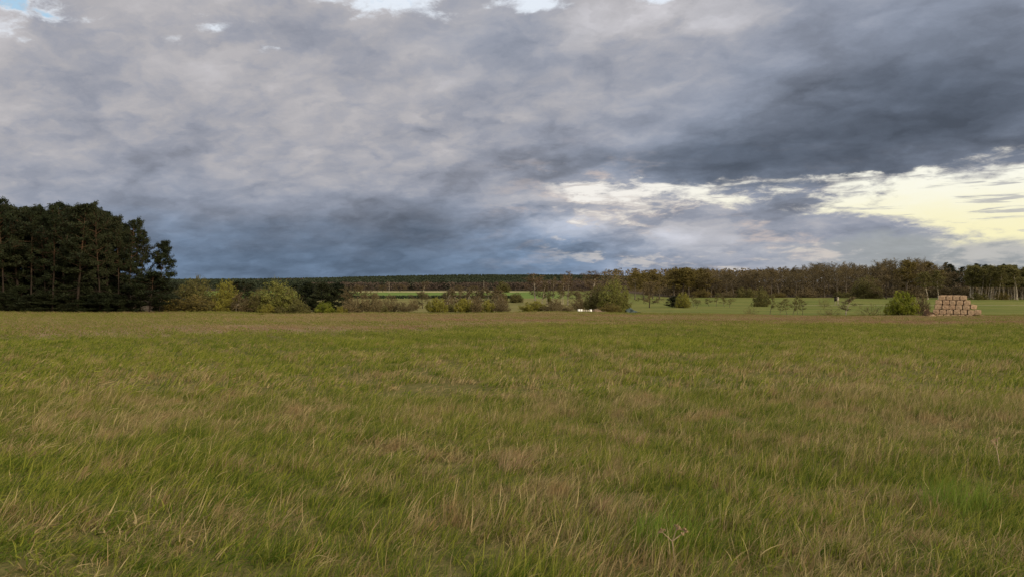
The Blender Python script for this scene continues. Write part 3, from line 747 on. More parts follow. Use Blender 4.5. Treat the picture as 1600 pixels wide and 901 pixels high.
for row, (d0, n) in enumerate([(398, 32), (406, 32), (416, 32), (430, 30)]):
    for k in range(n):
        px = 1512 + (k + rnd.uniform(.05, .95)) / n * 215
        lab = 'pale trunked birch at the front of the birch wood behind the bale stack' if row < 2 else 'birch deeper in the birch wood behind the bale stack'
        P_(BIRCH[(k + row) % 3], 'birch_tree', px, 415 + rnd.uniform(-1, 7), d0 + rnd.uniform(-4, 4), rnd.uniform(11, 17), lab, 'tree', 'birches of the right hand wood', tilt=(rnd.gauss(0, .012), rnd.gauss(0, .012)))
P_(BIRCH[0], 'birch_tree', 1450, 425, 398, 20, 'pale birch standing alone at the wood edge left of the bale stack', 'tree')
P_(BIRCH[1], 'birch_tree', 1466, 424, 402, 18, 'leaning pale birch rising right behind the bale stack', 'tree', tilt=(0, -.05))
P_(BIRCH[2], 'birch_tree', 1590, 418, 385, 20, 'strongly leaning white birch near the right end of the birch wood', 'tree', rz=0.4, tilt=(0, -.07))
for k, (px, tp, w) in enumerate([(1096, 451, 30), (1138, 455, 26), (1166, 449, 34), (1216, 456, 28), (1262, 450, 36), (1318, 455, 30), (1412, 452, 34), (1440, 450, 30), (1530, 456, 24), (1566, 455, 22)]):
    P_((B_RUST, B_BROWN[0], B_OLIVE[0])[k % 3], 'edge_shrub', px, tp, 452 if px < 1500 else 394, w, 'brown olive shrub along the foot of the right hand wood', 'bush', 'shrubs along the foot of the wood', parts=BP)
P_(WILLOW_TREE[2], 'willow_tree', 1355, 432, 430, 40, 'low spreading brownish olive tree in front of the right hand wood', 'tree')
P_(BARE_ROUND, 'bare_tree', 1385, 430, 415, 46, 'broad low leafless tree in front of the right hand wood', 'tree')
P_(BARE_ROUND, 'bare_tree', 1490, 425, 420, 44, 'broad brown leafless tree right behind the bale stack', 'tree')

# ---- single trees far off in the crop field
P_(BARE_RED[0], 'bare_tree', 662, 439, 660, 14, 'far pinkish tree in front of the dark hill left of centre', 'tree')
P_(BARE_ROUND, 'bare_tree', 717, 445, 670, 14, 'far brown tree on the straw coloured strip, left of the power pole', 'tree')
P_(BARE_ROUND, 'bare_tree', 741, 446, 675, 16, 'far broad brown tree just left of the right power pole', 'tree')
P_(WILLOW_TREE[2], 'round_tree', 786, 440, 660, 20, 'far round ochre tree before the dark hill right of the power pole', 'tree')
P_(BARE_ROUND, 'bare_tree', 598, 445, 690, 16, 'far brown tree left of the left power pole', 'tree')
P_(BARE_ROUND, 'bare_tree', 625, 444, 700, 22, 'far brown trees edge right of the left power pole', 'tree')

# ------------------------------------------------------------------ far woods on the hill (stuff)
def far_wood(name, label, mat, pts, h, w, rng, leaves, size, cone, grow=False):
    mb = MB()
    n = len(pts)
    hh = h * rng.uniform(.94, 1.04, n)
    if grow: hh *= np.clip(.56 + .44 * (pts[:, 1] - 850) / 600, .56, 1)
    base = ground_z(pts[:, 0], pts[:, 1])
    u = rng.random((n, leaves)); f = u ** .7                         # height in crown
    rad = w * .5 * (np.sqrt(np.clip(1 - f, 0.02, 1)) if cone else np.sqrt(np.clip(1 - (2 * f - .9) ** 2 / 1.25, .05, 1)))
    th = rng.uniform(0, 6.283, (n, leaves)); rr = rad * rng.random((n, leaves)) ** .4 * rng.uniform(.8, 1.25, (n, 1))
    c = np.stack([pts[:, 0:1] + np.cos(th) * rr, pts[:, 1:2] + np.sin(th) * rr, base[:, None] + hh[:, None] * (.12 + .88 * f)], -1)
    mb.leaves(c.reshape(-1, 3), size, rng, 0, .55, .2)
    o = mb.obj(name, M[mat])
    return tag(o, label, 'wood', kind='stuff')
rng = np.random.default_rng(77)
def band(n, y0, y1, a0, a1):
    yy = rng.uniform(y0, y1, n); a = rng.uniform(a0, a1, n); return np.stack([a * yy, yy], 1)
pine_pts = np.concatenate([band(900, 768, 900, -.55, .03), band(3800, 900, 1500, -.62, .22), band(3600, 1500, 2250, -.62, .25), band(900, 2250, 2500, -.6, .3)])
bare_pts = np.concatenate([band(500, 770, 950, .03, .28), band(650, 1000, 1300, -.34, -.26), band(600, 900, 1250, .06, .3)])
foot_pts = band(420, 758, 790, -.25, .16)
far_wood('far_pine_wood', 'dark evergreen forest covering the low hill on the horizon', 'needles_hazed', pine_pts, 16.5, 8.5, rng, 80, .85, True, True)
far_wood('far_bare_wood', 'brown leafless wood along the foot of the dark hill', 'twig_far', bare_pts, 15.0, 8.5, rng, 70, .75, False, True)
far_wood('far_wood_edge', 'reddish brown brush and low trees edging the straw coloured strip', 'twig_far', foot_pts, 8.0, 7.0, rng, 60, .6, False)
# low hedge across the crop field, and the brush that fills the floor of the right-hand wood
hp = np.stack([rng.uniform(-82, 4, 420), 418 + rng.normal(size=420) * 1.0], 1)
far_wood('field_hedge', 'low dark hedge line crossing in front of the far green field', 'needles_hazed', hp, 1.7, 1.6, rng, 22, .35, False)
bp = np.concatenate([np.stack([rng.uniform(90, 400, 900), rng.uniform(463, 540, 900)], 1), np.stack([rng.uniform(228, 360, 260), rng.uniform(444, 470, 260)], 1)])
far_wood('wood_undergrowth', 'brown undergrowth between the trunks of the right hand wood', 'twig_brown', bp, 5.0, 4.5, rng, 90, .40, False)
dp = np.stack([rng.uniform(70, 520, 700), rng.uniform(535, 640, 700)], 1)
far_wood('deep_wood', 'brown leafless trees massed in the depth of the right hand wood', 'twig_brown', dp, 17.5, 7.5, rng, 90, .6, False)

# ------------------------------------------------------------------ straw bales
def straw_mat(name, c1, c2, c3):
    m, nt, out = material(name)
    tc = nt.new('ShaderNodeTexCoord'); ob = E(nt, tc.outputs['Object']); x, y, z = nt.xyz(ob)
    f = nt.noise(nt.comb(x * 3.0, y * 3.0, z * 14.0), 3.0, 5, .7)
    b = nt.noise(ob, 1.6, 4, .6)
    r = nt.rnd()
    col = nt.mix(nt.smooth(f, .3, .7), c1, c2)
    col = nt.mix(nt.smooth(b + (r - .5) * .5, .5, .72) * .75, col, c3)
    surf(nt, out, col, .95, .05, bump=f, bump_s=.9, bump_d=.06)
    return m
M['straw'] = straw_mat('pressed straw', (0.28, 0.188, 0.112), (0.50, 0.36, 0.225), (0.37, 0.245, 0.15))
M['straw_rot'] = straw_mat('rotten straw', (0.035, 0.022, 0.013), (0.11, 0.07, 0.04), (0.16, 0.085, 0.045))
m, nt, out = material('baler twine'); surf(nt, out, (0.16, 0.10, 0.055), .8, .1); M['twine'] = m

def bale_mesh(seed, w=1.16, h=.84, L=2.3, sag=0.0):
    """big square bale: rounded box with bulged, ragged straw faces between the twine grooves"""
    rng = np.random.default_rng(seed)
    mb = MB()
    nu, nl = 44, 12
    per = []
    for k in range(nu):                      # superellipse section
        a = 2 * math.pi * k / nu; c, s = math.cos(a), math.sin(a)
        e = 2 / 5.5
        per.append((w / 2 * math.copysign(abs(c) ** e, c), h / 2 * math.copysign(abs(s) ** e, s)))
    per = np.array(per)
    V = []
    for j in range(nl + 1):
        t = j / nl; yy = -L / 2 + L * t
        end = 0.94 if j in (0, nl) else 1.0
        groove = 1 - 0.018 * (j % 2)
        ring = per * end * groove * (1 + rng.normal(size=(nu, 1)) * .012)
        ring[:, 1] -= sag * np.abs(ring[:, 0]) / w
        V.append(np.column_stack([ring[:, 0], np.full(nu, yy) + rng.normal(size=nu) * .012, ring[:, 1] + h / 2]))
    V = np.concatenate(V)
    i = np.arange(nl)[:, None] * nu; k = np.arange(nu)[None]; k2 = (k + 1) % nu
    q = np.stack([i + k, i + nu + k, i + nu + k2, i + k2], -1).reshape(-1, 4)
    mb.add(V, q)
    for j, flip in ((0, 1), (nl, -1)):       # end faces as bulged grids
        b = j * nu
        yy = -L / 2 if j == 0 else L / 2
        rings = [V[b:b + nu]]
        for f_ in (.75, .45, .15):
            r_ = V[b:b + nu].copy(); c0 = np.array([0, yy, h / 2]); r_ = c0 + (r_ - c0) * f_
            r_[:, 1] = yy + (-1 if j == 0 else 1) * (.035 * (1 - f_)) + rng.normal(size=nu) * .014
            rings.append(r_)
        R = np.concatenate(rings); ii = np.arange(3)[:, None] * nu
        qq = np.stack([ii + k, ii + k2, ii + nu + k2, ii + nu + k], -1).reshape(-1, 4)
        if flip < 0: qq = qq[:, ::-1]
        mb.add(R, qq)
        last = 3 * nu                         # centre fan as quads
        fan = np.array([[last + a, last + (a + 1) % nu, last + (nu - 2 - a) % nu, last + (nu - 1 - a) % nu] for a in range(0, nu // 2 - 1)])
        if flip < 0: fan = fan[:, ::-1]
        mb.add(R, fan)
    # loose stalks
    n = 260
    a = rng.integers(0, nu, n); t = rng.random(n)
    c = np.column_stack([per[a, 0] * 1.01, (t - .5) * L, per[a, 1] * 1.01 + h / 2])
    fr = rng.random(n) < .45
    c[fr] = np.column_stack([rng.uniform(-w / 2, w / 2, fr.sum()), np.full(fr.sum(), -L / 2 - .03), rng.uniform(.03, h - .03, fr.sum())])
    mb.leaves(c, .07, rng, 0, .07)
    tw = MB()
    for yy in np.linspace(-L / 2 + .25, L / 2 - .25, 6):
        pts = np.column_stack([per[:, 0] * 1.012, np.full(nu, yy), per[:, 1] * 1.012 + h / 2]); pts = np.vstack([pts, pts[:1]])
        tw.tube(pts, .008, 4)
    return mb.mesh('straw_body', M['straw'], True), tw.mesh('twine', M['twine'])
BALES = [bale_mesh(400 + k) for k in range(4)]
BD = 137.0
def zpx(row): return zrow(row, BD)
rows = [  # (photo rows of bottom, bale edges in photo columns)
    ('bottom', 495.0, [1463.5, 1474.5, 1485.3, 1496.3, 1507.5]),
    ('second', 490.2, [1458.5, 1468.6, 1479.2, 1489.6, 1500.0, 1510.5, 1520.6]),
    ('third', 482.8, [1460.6, 1472.1, 1482.8, 1492.7, 1503.6]),
    ('fourth', 475.8, [1462.1, 1473.0, 1483.8, 1493.6, 1504.5]),
    ('top', 468.6, [1467.0, 1478.6, 1488.3, 1499.2])]
ordw = ['first', 'second', 'third', 'fourth', 'fifth', 'sixth', 'seventh', 'eighth']
BH = 7.35 / F * BD
xg = at(1485, BD); zg = gz(xg, BD)
PHI = math.atan2(xg, BD)                       # the stack's front is turned towards the viewer
def stack_xy(px, back):
    u = (px - 1485) / F * BD * math.cos(PHI) * 1.04
    return xg + u * math.cos(PHI) + back * math.sin(PHI), BD - u * math.sin(PHI) + back * math.cos(PHI)
def bale(px, z, back, rz, label, k, tilt=0.0, wpx=10.8):
    x, y = stack_xy(px, back)
    r = empty('straw_bale', (x, y, z), 0, label, 'straw bale', 'straw bales of the stack')
    r.rotation_euler = (0, tilt, rz - PHI)
    r.scale = (wpx / F * BD * math.cos(PHI) / 1.16 * .97, 1, BH / .84 * .955)
    for pn, me in zip(('straw_body', 'twine'), BALES[k % 4]):
        o = bpy.data.objects.new(pn, me); COL.objects.link(o); o.parent = r
    return r
for ri, (rn, rb, cols) in enumerate(rows):
    z = zg + (ri - 0.58) * BH
    for k, c in enumerate(cols):
        right_c = cols[k + 1] if k + 1 < len(cols) else c + 10.9
        w = right_c - c
        lab = 'straw bale, %s from the left in the %s row of the bale stack' % (ordw[k], rn)
        if ri == 0: lab = 'half buried straw bale, %s from the left in the bottom row of the stack' % ordw[k]
        bale((c + right_c) / 2, z + rnd.uniform(-.015, .015), 1.0 + ri * .08 + rnd.uniform(-.08, .08), rnd.gauss(0, .025), lab, k + ri, rnd.gauss(0, .014), w)
bale(1516.5, zg + 1.42 * BH + .12, 1.25, .28, 'rounded slumped straw bale at the right end of the third row', 2, .16, 10.2)
for ri, (n, s0) in enumerate([(5, 1463), (5, 1461), (4, 1464), (4, 1464), (3, 1469)]):   # a second tier gives the stack its depth
    for k in range(n):
        bale(s0 + 6 + k * 10.8, zg + (ri - .58) * BH, 3.45 + rnd.uniform(-.05, .1), rnd.gauss(0, .02), 'straw bale hidden in the back tier of the bale stack', k + ri + 1, 0, 10.7)

def heap(name, label, cat, cx, cy, L, W, H, mat, seed, group=None, rag=.12, rz=0.0, stalks=240):
    """irregular mound of loose material with ragged stalks"""
    rng = np.random.default_rng(seed)
    nu, nv = 26, 12
    u = np.linspace(-1, 1, nu); v = np.linspace(-1, 1, nv)
    U, Vv = np.meshgrid(u, v)
    prof = np.clip(1 - U ** 2, 0, 1) ** .7 * np.clip(1 - Vv ** 2, 0, 1) ** .7
    ph = rng.uniform(0, 6, 4)
    zz = H * prof * (1 + .35 * np.sin(U * 5 + ph[0]) + .22 * np.sin(U * 11 + Vv * 4 + ph[1])) + rng.normal(size=U.shape) * rag * .3 * (prof > .05) - .06
    xx = U * L / 2 + rng.normal(size=U.shape) * .03; yy = Vv * W / 2
    mb = MB(); i = np.arange(nv - 1)[:, None] * nu + np.arange(nu - 1)[None]
    P0 = np.stack([xx, yy, zz], -1).reshape(-1, 3)
    mb.add(P0, np.stack([i, i + 1, i + nu + 1, i + nu], -1).reshape(-1, 4))
    mb.leaves(P0[rng.integers(0, len(P0), stalks)] + rng.normal(size=(stalks, 3)) * .05 + np.array([0, 0, .03]), .13, rng, 0, .10)
    o = mb.obj(name, M[mat], smooth=True)
    o.location = (cx, cy, gz(cx, cy)); o.rotation_euler = (0, 0, rz)
    return tag(o, label, cat, group)
heap('straw_heap', 'collapsed reddish brown straw heap at the left end of the bale stack', 'straw heap', at(1453, 136.5), 136.8, 2.2, 1.7, .95, 'straw_rot', 1)
heap('straw_heap', 'pale flat straw spill in front of the left bale stack corner', 'straw heap', at(1459, 135.3), 135.6, 1.7, .8, .26, 'straw', 2)
heap('straw_heap', 'pale topmost clump of loose straw on the collapsed left heap', 'straw heap', at(1449.5, 137.6), 137.9, .9, .8, 1.15, 'straw', 5)
heap('straw_heap', 'low dark rotten straw strip at the right foot of the bale stack', 'straw heap', at(1521, 135.3), 135.6, 3.0, .9, .34, 'straw_rot', 3)
heap('straw_heap', 'small pale straw scrap right of the bale stack', 'straw heap', at(1536, 135.9), 136.2, .9, .5, .2, 'straw', 4)

# ------------------------------------------------------------------ white hive boxes, earth mound, tarpaulin, hide, poles
def simple(name, col, rough=.6, spec=.3, var=.15, scale=6.0):
    m, nt, out = material(name)
    n = nt.noise(nt.pos(), scale, 4, .6)
    dark = tuple(c * (1 - var * 2) for c in col)
    surf(nt, out, nt.mix(nt.smooth(n, .35, .6), dark, col), rough, spec)
    return m
M['white'] = simple('white painted wood', (0.82, 0.80, 0.74), .5, .3, .06)
M['cream'] = simple('weathered cream paint', (0.38, 0.34, 0.25), .6, .2, .1)
M['dark'] = simple('dark opening', (0.02, 0.018, 0.015))
M['tarp'] = simple('teal tarpaulin', (0.062, 0.082, 0.074), .9, .05, .35, 2.0)
M['dark_wood'] = simple('dark stained boards', (0.028, 0.024, 0.018), .8, .1)
M['grey_wood'] = simple('weathered wood', (0.30, 0.26, 0.19), .85, .1, .2)
M['soil'] = simple('dry soil', (0.17, 0.12, 0.075), .95, .05, .2, 1.5)
hd = 166.0
hive_words = ['leftmost, brightest', 'second from the left, bright', 'third from the left', 'fourth from the left', 'fifth from the left', 'rightmost, brighter']
for k in range(6):
    px = 904.6 + k * 3.7
    x = at(px, hd); rz = rnd.gauss(0, .05); hh = .46 if k in (0, 1, 5) else .34
    mat = M['white'] if k in (0, 1, 5) else M['cream']
    r = empty('beehive', (x, hd, gz(x, hd)), rz, 'low white box, %s of the row in front of the willow' % hive_words[k], 'hive box', 'white boxes in a row')
    b = MB(); b.box((0, 0, .12 + hh / 2), (.42, .44, hh)); b.obj('body', mat, r)
    b = MB(); b.box((0, 0, .12 + hh + .035), (.47, .5, .066)); b.obj('lid', mat, r)
    b = MB(); b.box((0, -.225, .17), (.26, .014, .035)); b.obj('entrance', M['dark'], r)
    b = MB(); b.box((-.15, 0, .055), (.08, .4, .13)); b.box((.15, 0, .055), (.08, .4, .13)); b.obj('base', M['grey_wood'], r)
heap('earth_mound', 'low bare brown earth mound between the white boxes and willow', 'mound', at(933, 169), 169, 4.4, 2.6, .62, 'soil', 8, stalks=60)

def tarpaulin():
    x0, y0 = at(987, 171), 171.0
    r = empty('tarpaulin_tent', (x0, y0, gz(x0, y0)), .1, 'pale teal tarpaulin draped as a lean-to beside the green willow', 'tarpaulin')
    rng = np.random.default_rng(3)
    nu, nv = 22, 18
    U, Vv = np.meshgrid(np.linspace(0, 1, nu), np.linspace(0, 1, nv))
    xx = -1.35 + 2.9 * U
    prof = np.where(U < .35, .7 + .55 * U / .35, 1.25 - 1.1 * ((U - .35) / .65) ** .85)
    ridge = 1 - np.abs(2 * Vv - 1) ** 1.6 * .85
    zz = prof * ridge + .05 * np.sin(U * 14 + Vv * 5) + rng.normal(size=U.shape) * .012
    yy = (Vv - .5) * 2.2 * (1 - .25 * U)
    top = np.stack([xx, yy, zz], -1).reshape(-1, 3)
    i = np.arange(nv - 1)[:, None] * nu + np.arange(nu - 1)[None]
    q = np.stack([i, i + 1, i + nu + 1, i + nu], -1).reshape(-1, 4)
    mb = MB(); mb.add(top, q); bot = top.copy(); bot[:, 2] -= .03; mb.add(bot, q[:, ::-1])
    mb.obj('cover', M['tarp'], r, True)
    p = MB(); p.tube([(-.35, -.2, -.2), (-.33, -.2, 1.2)], .05, 7); p.obj('pole', M['grey_wood'], r)
    p = MB(); p.tube([(.5, -1.0, .14), (1.7, -.9, .16)], [.17, .13], 9); p.box((1.7, -.9, .16), (.05, .2, .2)); p.obj('log', M['dark_wood'], r)
    p = MB()
    for (a, b) in ((-1.2, -.9), (-.9, .85), (.6, -.8)): p.tube([(a, b, -.05), (a, b, .28)], .035, 6)
    p.obj('peg', M['grey_wood'], r)
tarpaulin()

def hide():
    d = 292.0; x0 = at(1307, d)
    r = empty('raised_hide', (x0, d, gz(x0, d)), 0, 'small raised hunting hide, half black half pale, standing in the meadow', 'hunting hide')
    b = MB(); b.box((-.32, 0, 2.25), (.62, 1.1, 1.5)); b.obj('dark_side', M['dark_wood'], r)
    b = MB(); b.box((.33, 0, 2.25), (.66, 1.16, 1.46)); b.obj('pale_side', M['cream'], r)
    b = MB(); b.box((.33, -.59, 2.5), (.36, .02, .3)); b.obj('window', M['dark'], r)
    b = MB(); b.box((0, 0, 3.05), (1.55, 1.4, .09)); b.obj('roof', M['dark_wood'], r)
    for sx in (-.5, .55):
        for sy in (-.5, .5):
            b = MB(); b.tube([(sx * 1.25, sy * 1.25, -.2), (sx, sy, 1.52)], .06, 6); b.obj('leg', M['grey_wood'], r)
    b = MB()
    for s in (-.2, .2): b.tube([(.3 + s, -1.3, -.1), (.3 + s, -.6, 1.6)], .035, 5)
    for k in range(5): b.tube([(.1, -1.2 + .13 * k, .15 + .3 * k), (.5, -1.2 + .13 * k, .15 + .3 * k)], .025, 5)
    b.obj('ladder', M['grey_wood'], r)
hide()
for px, tp, d, w in ((608, 441, 650, 'left'), (756, 438.5, 640, 'right')):
    x0 = at(px, d); h = zrow(tp, d) - gz(x0, d)
    r = empty('power_pole', (x0, d, gz(x0, d)), 0, 'pale thin power pole at the foot of the dark hill, %s one of two' % w, 'power pole', 'power poles by the far field')
    b = MB(); b.tube([(0, 0, -.4), (0, 0, h)], [.15, .10], 8); b.obj('pole', M['grey_wood'], r)
    b = MB(); b.box((0, 0, h - .45), (1.7, .1, .1)); b.obj('crossarm', M['grey_wood'], r)
    for s in (-.8, 0, .8):
        b = MB(); b.tube([(s, 0, h - .37), (s, 0, h - .1)], [.07, .05], 6); b.obj('insulator', M['dark'], r)

# ------------------------------------------------------------------ single plants in the foreground
def weed(px, row_base, H, label, seed, heads):
    d = 1.7 / ((row_base - HROW) / F - .026); x0 = at(px, d)
    r = empty('dry_weed', (x0, d, gz(x0, d)), 0, label, 'weed stalk')
    rng = np.random.default_rng(seed)
    st = MB(); p, dd = path(rng, (0, 0, -.02), (-.12, 0, 1), H * .7, 5, .05, 0)
    st.tube(p, np.linspace(.006, .0042, 6), 6)
    hd_ = MB()
    for (ax, L) in heads:
        e = np.array([ax, rng.uniform(-.3, .3), 1]); e = unit(e) * H * L
        q, _ = path(rng, p[-1] if L < .45 else p[-2], e, H * L, 3, .08, .05)
        st.tube(q, np.linspace(.004, .0026, 4), 5)
        for k in range(9):
            t = unit(rng.normal(size=3) + np.array([0, 0, .6])) * H * .07
            st.tube([q[-1], q[-1] + t], .0018, 4)
            hd_.leaves(q[-1] + t + rng.normal(size=(6, 3)) * .004, .007, rng, 0, .7)
    st.obj('stem', M['weed'], r); hd_.obj('seed_head', M['seed'], r)
M['weed'] = simple('dry weed stalk', (0.33, 0.25, 0.15), .8, .1)
M['seed'] = simple('dry seed heads', (0.30, 0.21, 0.115), .9, .05)
weed(1057, 885, .30, 'dry branching weed stalk with brown seed heads in the foreground grass', 4, [(-.9, .3), (.35, .32), (1.5, .34)])
weed(1566, 742, .36, 'bare pale weed stalk at the right edge of the foreground grass', 9, [(.3, .28), (-.5, .25)])

def tuft(px, row, n, rad, h, width, mat, label, cat, wind, seed, name='grass_tuft'):
    d = 1.7 / ((row - HROW) / F - .026); x0 = at(px, d)
    mb = MB(); rng = np.random.default_rng(seed)
    blades(mb, rng, n, rad, h * .5, h, width, 5, .5, wind, .12)
    o = mb.obj(name, M[mat], color=True); o.location = (x0, d, gz(x0, d))
    tag(o, label, cat)
def plain_blade(name, c1, c2):
    m, nt, out = material(name); b = nt.xyz(nt.attr('blade'))
    surf(nt, out, nt.mix(b[0], nt.mix(b[1], c1, tuple(v * 1.15 for v in c1)), c2), .6, .2, trans=.35); return m
M['tuft_green'] = plain_blade('lush grass tuft', (0.10, 0.155, 0.016), (0.17, 0.225, 0.03))
M['tuft_straw'] = plain_blade('straw tuft', (0.20, 0.12, 0.06), (0.42, 0.31, 0.17))
tuft(1500, 790, 420, .30, .44, .0055, 'tuft_green', 'lush bright green grass tussock at the lower right of the field', 'grass tuft', (.1, 0), 21)
tuft(1040, 850, 260, .26, .42, .0055, 'tuft_green', 'fresh green grass tussock around the dry weed stalk', 'grass tuft', (.2, 0), 22)
tuft(800, 735, 150, .16, .34, .006, 'tuft_straw', 'pinkish straw tuft standing in the middle of the foreground', 'grass tuft', (.5, 0), 23)
tuft(988, 690, 150, .2, .36, .007, 'tuft_straw', 'dry straw tuft right of the middle of the field', 'grass tuft', (.4, 0), 24)
tuft(935, 800, 70, .08, .32, .0055, 'tuft_straw', 'thin orange straw tuft below the middle of the field', 'grass tuft', (.5, 0), 25)
tuft(345, 745, 160, .2, .36, .006, 'tuft_straw', 'grey straw tuft bent over in the left foreground', 'grass tuft', (.8, 0), 26)

# ------------------------------------------------------------------ sky and sun
SUN_EL, SUN_AZ = 20.0, 135.0       # degrees; azimuth clockwise from the view direction (+Y)
world = bpy.data.worlds.new('World'); scene.world = world; world.use_nodes = True
wt = NT(world.node_tree); world.node_tree.nodes.clear()
wo = wt.new('ShaderNodeOutputWorld'); bg = wt.new('ShaderNodeBackground'); bg.inputs[1].default_value = 0.10
wt.l.new(bg.outputs[0], wo.inputs[0])
sky = wt.new('ShaderNodeTexSky', sky_type='NISHITA'); sky.sun_disc = False
sky.sun_elevation = math.radians(SUN_EL); sky.sun_rotation = math.radians(SUN_AZ); sky.altitude = 50; sky.dust_density = 2.0
D = E(wt, wt.new('ShaderNodeTexCoord').outputs['Generated'])
dx, dy, dz = wt.xyz(D)
AZ = wt.math('ARCTAN2', dx, dy) * 57.2958
EL = wt.math('ARCSINE', dz) * 57.2958
up = dz.max(0.0) + 0.30
ux = dx / up; uy = dy / up                                             # the cloud deck seen in perspective
cp = wt.comb(ux + uy * .25, uy, 0.0)
big = wt.noise(cp, 1.7, 3, .50)
wp = wt.noise(wt.comb(ux, uy, 9.0), 7.0, 5, .60, out=1)
wcp = wt.vmath('ADD', wt.comb(ux + uy * .3, uy, 1.7), wt.vmath('SCALE', wt.vmath('SUBTRACT', wp, (.5, .5, .5)), scale=.16))
def cells(scale, detail, smooth_):
    nd = wt.new('ShaderNodeTexVoronoi', feature='SMOOTH_F1'); nd.normalize = True
    wt.put(nd.inputs['Vector'], wcp); nd.inputs['Scale'].default_value = scale
    nd.inputs['Detail'].default_value = detail; nd.inputs['Roughness'].default_value = .55; nd.inputs['Smoothness'].default_value = smooth_
    return 1.0 - E(wt, nd.outputs['Distance'])
cel = cells(5.0, 2, .55)                                                 # heaped, rounded cloud cells
puff = wt.noise(wcp, 3.4, 6, .52)
fin = wt.noise(wcp, 15.0, 5, .58)
strk = wt.noise(wt.comb(AZ * .10 + EL * .12, EL * .52, 0.3), 1.0, 8, .60, .5)   # low streaky layers seen edge-on
strf = wt.noise(wt.comb(AZ * .40, EL * 1.25, 4.3), 1.0, 6, .62, .35)
wrp = wt.noise(wt.comb(AZ * .16, EL * .42, 8.0), 1.0, 6, .62, out=1)
w1, w2, w3 = wt.xyz(wrp)
A = AZ + (w1 - .5) * 9.0
L_ = EL + (w2 - .5) * 4.0

def pxaz(px): return math.degrees(math.atan((px - 800) / F))
def rowel(row, px=800): return math.degrees(math.atan((HROW - row) / F * math.cos(math.radians(pxaz(px)))))
def blob(px, row, sx, sy, A=A, L_=L_):
    """soft gaussian patch at a sky direction; sx, sy in degrees"""
    a = (A - pxaz(px)) / sx; b = (L_ - rowel(row, px)) / sy
    return wt.math('EXPONENT', -(a * a + b * b))

# cloud deck luminance (linear), built from thick and thin places of the deck
lum = 0.325 + 0.025 * wt.smooth(-AZ, -5., 30.) + 0.04 * wt.smooth(EL, 9., 17.)
lum = lum + (cel - .64) * .58 + (puff - .5) * .26 + (big - .5) * .26 + (fin - .5) * .20 + (strk - .5) * .10 * (1.0 - wt.smooth(EL, 5., 13.))
dark = blob(1420, 205, 17, 4.6) * .46 + blob(1090, 258, 9, 1.9) * .40 + blob(1500, 60, 13, 7) * .34 + blob(650, 345, 7, 2.0) * .38 + blob(440, 392, 15, 2.6) * .44 + blob(240, 320, 9, 2.2) * .22 + blob(780, 60, 6, 3) * .18
dark = dark + blob(820, 405, 13, 1.3) * .14 + blob(560, 430, 22, 1.2) * .26
lum = lum * (1.0 - dark.min(.66))
lum = lum + (blob(60, 90, 9, 4) * .04 + blob(880, 330, 4.5, 2.5) * .09 + blob(1000, 30, 9, 1.6) * .14 + blob(700, 210, 9, 2.0) * .06 + blob(1180, 385, 8, 1.0) * .05 + blob(1050, 345, 9, 2.2) * .09) * wt.smooth(puff, .40, .62) * 1.4
lum = lum.max(.09)
# hue: slate blue where low or thick, lavender grey, warm where the light reaches
slate = wt.comb(.69, .98, 1.44); grey = wt.comb(.935, .99, 1.18); warm = wt.comb(1.02, .99, 1.03)
wl = wt.smooth(lum + (fin - .5) * .1, .28, .48)
hue = wt.mix(wl, grey, warm)
low = (1.0 - wt.smooth(L_, 1.0, 6.5)) * (1.0 - .8 * wt.smooth(A, 1., 13.))
hue = wt.mix(low.max(dark * .75), hue, slate)
cloud = wt.vmath('SCALE', hue, scale=lum)
# grey green veil below the clear strip
cloud = wt.mix(wt.smooth(AZ, 16., 26.) * (1.0 - wt.smooth(L_, 2.2, 3.4)), cloud, wt.vmath('SCALE', wt.comb(.40, .425, .44), scale=.85 + (strf - .5) * .5))
# lit rims: pinkish fringes of the small cumulus
rim = wt.smooth(strf * .5 + strk * .6, .55, .68) * (blob(1120, 345, 11, 2.6) + blob(1130, 392, 9, 1.0) + blob(900, 300, 5, 2.4) + blob(1200, 412, 5, .5)).min(1.0)
cloud = wt.mix(rim * .7, cloud, (.60, .51, .47, 1))
# openings: the yellow evening strip on the right, and the small gaps near the top
tri = (AZ - pxaz(840)) / (pxaz(1640) - pxaz(840))
tri = tri.max(0.0).min(1.3)
centre = rowel(290, 900) + (rowel(318, 1600) - rowel(290, 900)) * tri
half = .42 + 2.3 * tri * tri
under = 1.0 - wt.smooth(EL - rowel(281, 1100) + (w2 - .5) * 1.6 - 1.2 * wt.smooth(AZ, 25., 33.) - (fin - .5) * 1.1 - (puff - .5) * 1.2, -.16, .16)
bell = wt.math('EXPONENT', -(((EL - centre) / half) * ((EL - centre) / half)))
gap = bell * (.36 + .52 * tri) + (strk - .5) * 2.2 + (strf - .5) * (2.6 - 1.4 * tri) + (fin - .5) * .8 - blob(1225, 304, 6.5, .6) * .5 - blob(1245, 353, 7.5, .8) * .6 + blob(1560, 320, 7.0, 1.6, AZ, EL) * .75 + blob(1000, 288, 5.0, .4) * .2
veil = wt.smooth(gap, .05, .42) * wt.smooth(AZ, 1.5, 6.) * under
gap = wt.smooth(gap, .20, .74) * wt.smooth(AZ, 1.5, 4.5) * under * wt.smooth(EL + (strf - .5) * 1.2, 2.0, 2.9)
topg = blob(350, 36, 2.6, .7) * .9 + blob(425, 85, 1.1, .4) * .7 + blob(640, 4, 3.4, 1.0) + blob(830, 0, 2.6, .8) + blob(30, 2, 4.5, 1.0) * 1.3 + blob(20, 50, 1.5, .5) * .6 + blob(1050, -6, 4, .7) + blob(560, -8, 4, 1.0) * .8 + blob(270, 70, 3, .7) * .35
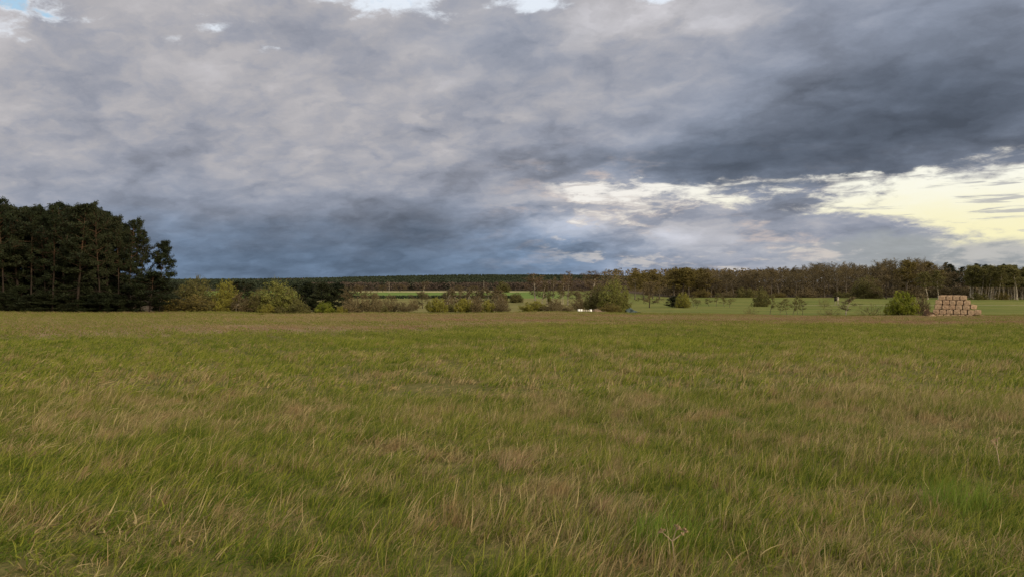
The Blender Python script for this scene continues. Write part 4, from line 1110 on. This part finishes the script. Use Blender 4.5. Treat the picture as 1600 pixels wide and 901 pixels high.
topg = wt.smooth(topg + ((puff - .5) * 2.4 + (fin - .5) * 2.6) * wt.smooth(topg, .05, .5), .36, 1.25)
yel = wt.mix(wt.smooth(AZ, 6., 20.), wt.comb(.90, .87, .82), wt.mix(wt.smooth(EL + (strf - .5) * 2.0, 2.8, 7.0), wt.comb(.95, .89, .56), wt.comb(.97, .96, .84)))
nish = wt.vmath('SCALE', E(wt, sky.outputs[0]), scale=.10)
blue = wt.mix(.35, wt.comb(.50, .76, .97), nish)
topc = wt.mix(wt.smooth(topg * .5 + (1.0 - fin) * .8 + blob(40, 0, 4, 1) * .25, .88, 1.1), wt.comb(.78, .84, .92), blue)
cloud = wt.mix(veil * .42, cloud, (.70, .66, .60, 1))          # thin cloud around the clear strip lets light through
thin = wt.noise(wt.comb(AZ * .20, EL * 2.3, 6.6), 1.0, 5, .6, .2)             # thin grey streaks left hanging in the clear strip
gap = gap * (1.0 - .8 * wt.smooth(thin, .56, .66))
vis = wt.mix(gap, cloud, yel)
vis = wt.mix(topg * wt.smooth(EL, 6., 9.), vis, topc)
# overhead and behind: unseen broken cloud, brightened to light the grass, with real sky in the gaps
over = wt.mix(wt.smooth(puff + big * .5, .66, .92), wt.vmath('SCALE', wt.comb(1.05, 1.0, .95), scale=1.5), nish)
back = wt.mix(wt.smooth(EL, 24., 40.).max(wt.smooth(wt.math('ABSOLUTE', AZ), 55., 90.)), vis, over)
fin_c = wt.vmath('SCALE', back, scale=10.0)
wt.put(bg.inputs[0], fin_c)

sun = bpy.data.lights.new('sun', 'SUN'); sun.energy = 3.0; sun.angle = math.radians(9); sun.color = (1.0, .84, .62)
so = bpy.data.objects.new('sun', sun); COL.objects.link(so)
a, e = math.radians(SUN_AZ), math.radians(SUN_EL)
from mathutils import Vector
so.rotation_euler = Vector((math.sin(a) * math.cos(e), math.cos(a) * math.cos(e), math.sin(e))).to_track_quat('Z', 'Y').to_euler()

# ------------------------------------------------------------------ camera and render settings
cam = bpy.data.cameras.new('camera'); cam.sensor_width = 36; cam.lens = F / 1600 * 36; cam.clip_end = 20000; cam.clip_start = .05
co = bpy.data.objects.new('camera', cam); COL.objects.link(co)
co.location = (0, 0, EYE)
co.rotation_euler = (math.radians(90) - math.atan((450.5 - HROW) / F), 0, 0)
scene.camera = co
scene.view_settings.view_transform = 'Standard'
try: scene.view_settings.look = 'None'
except Exception: pass
scene.view_settings.exposure = 0.0; scene.view_settings.gamma = 1.0
scene.cycles.max_bounces = 5; scene.cycles.diffuse_bounces = 3; scene.cycles.transmission_bounces = 3
scene.cycles.use_denoising = True; scene.cycles.denoiser = 'OPENIMAGEDENOISE'
scene.cycles.denoising_input_passes = 'RGB_ALBEDO_NORMAL'; scene.cycles.denoising_prefilter = 'NONE'
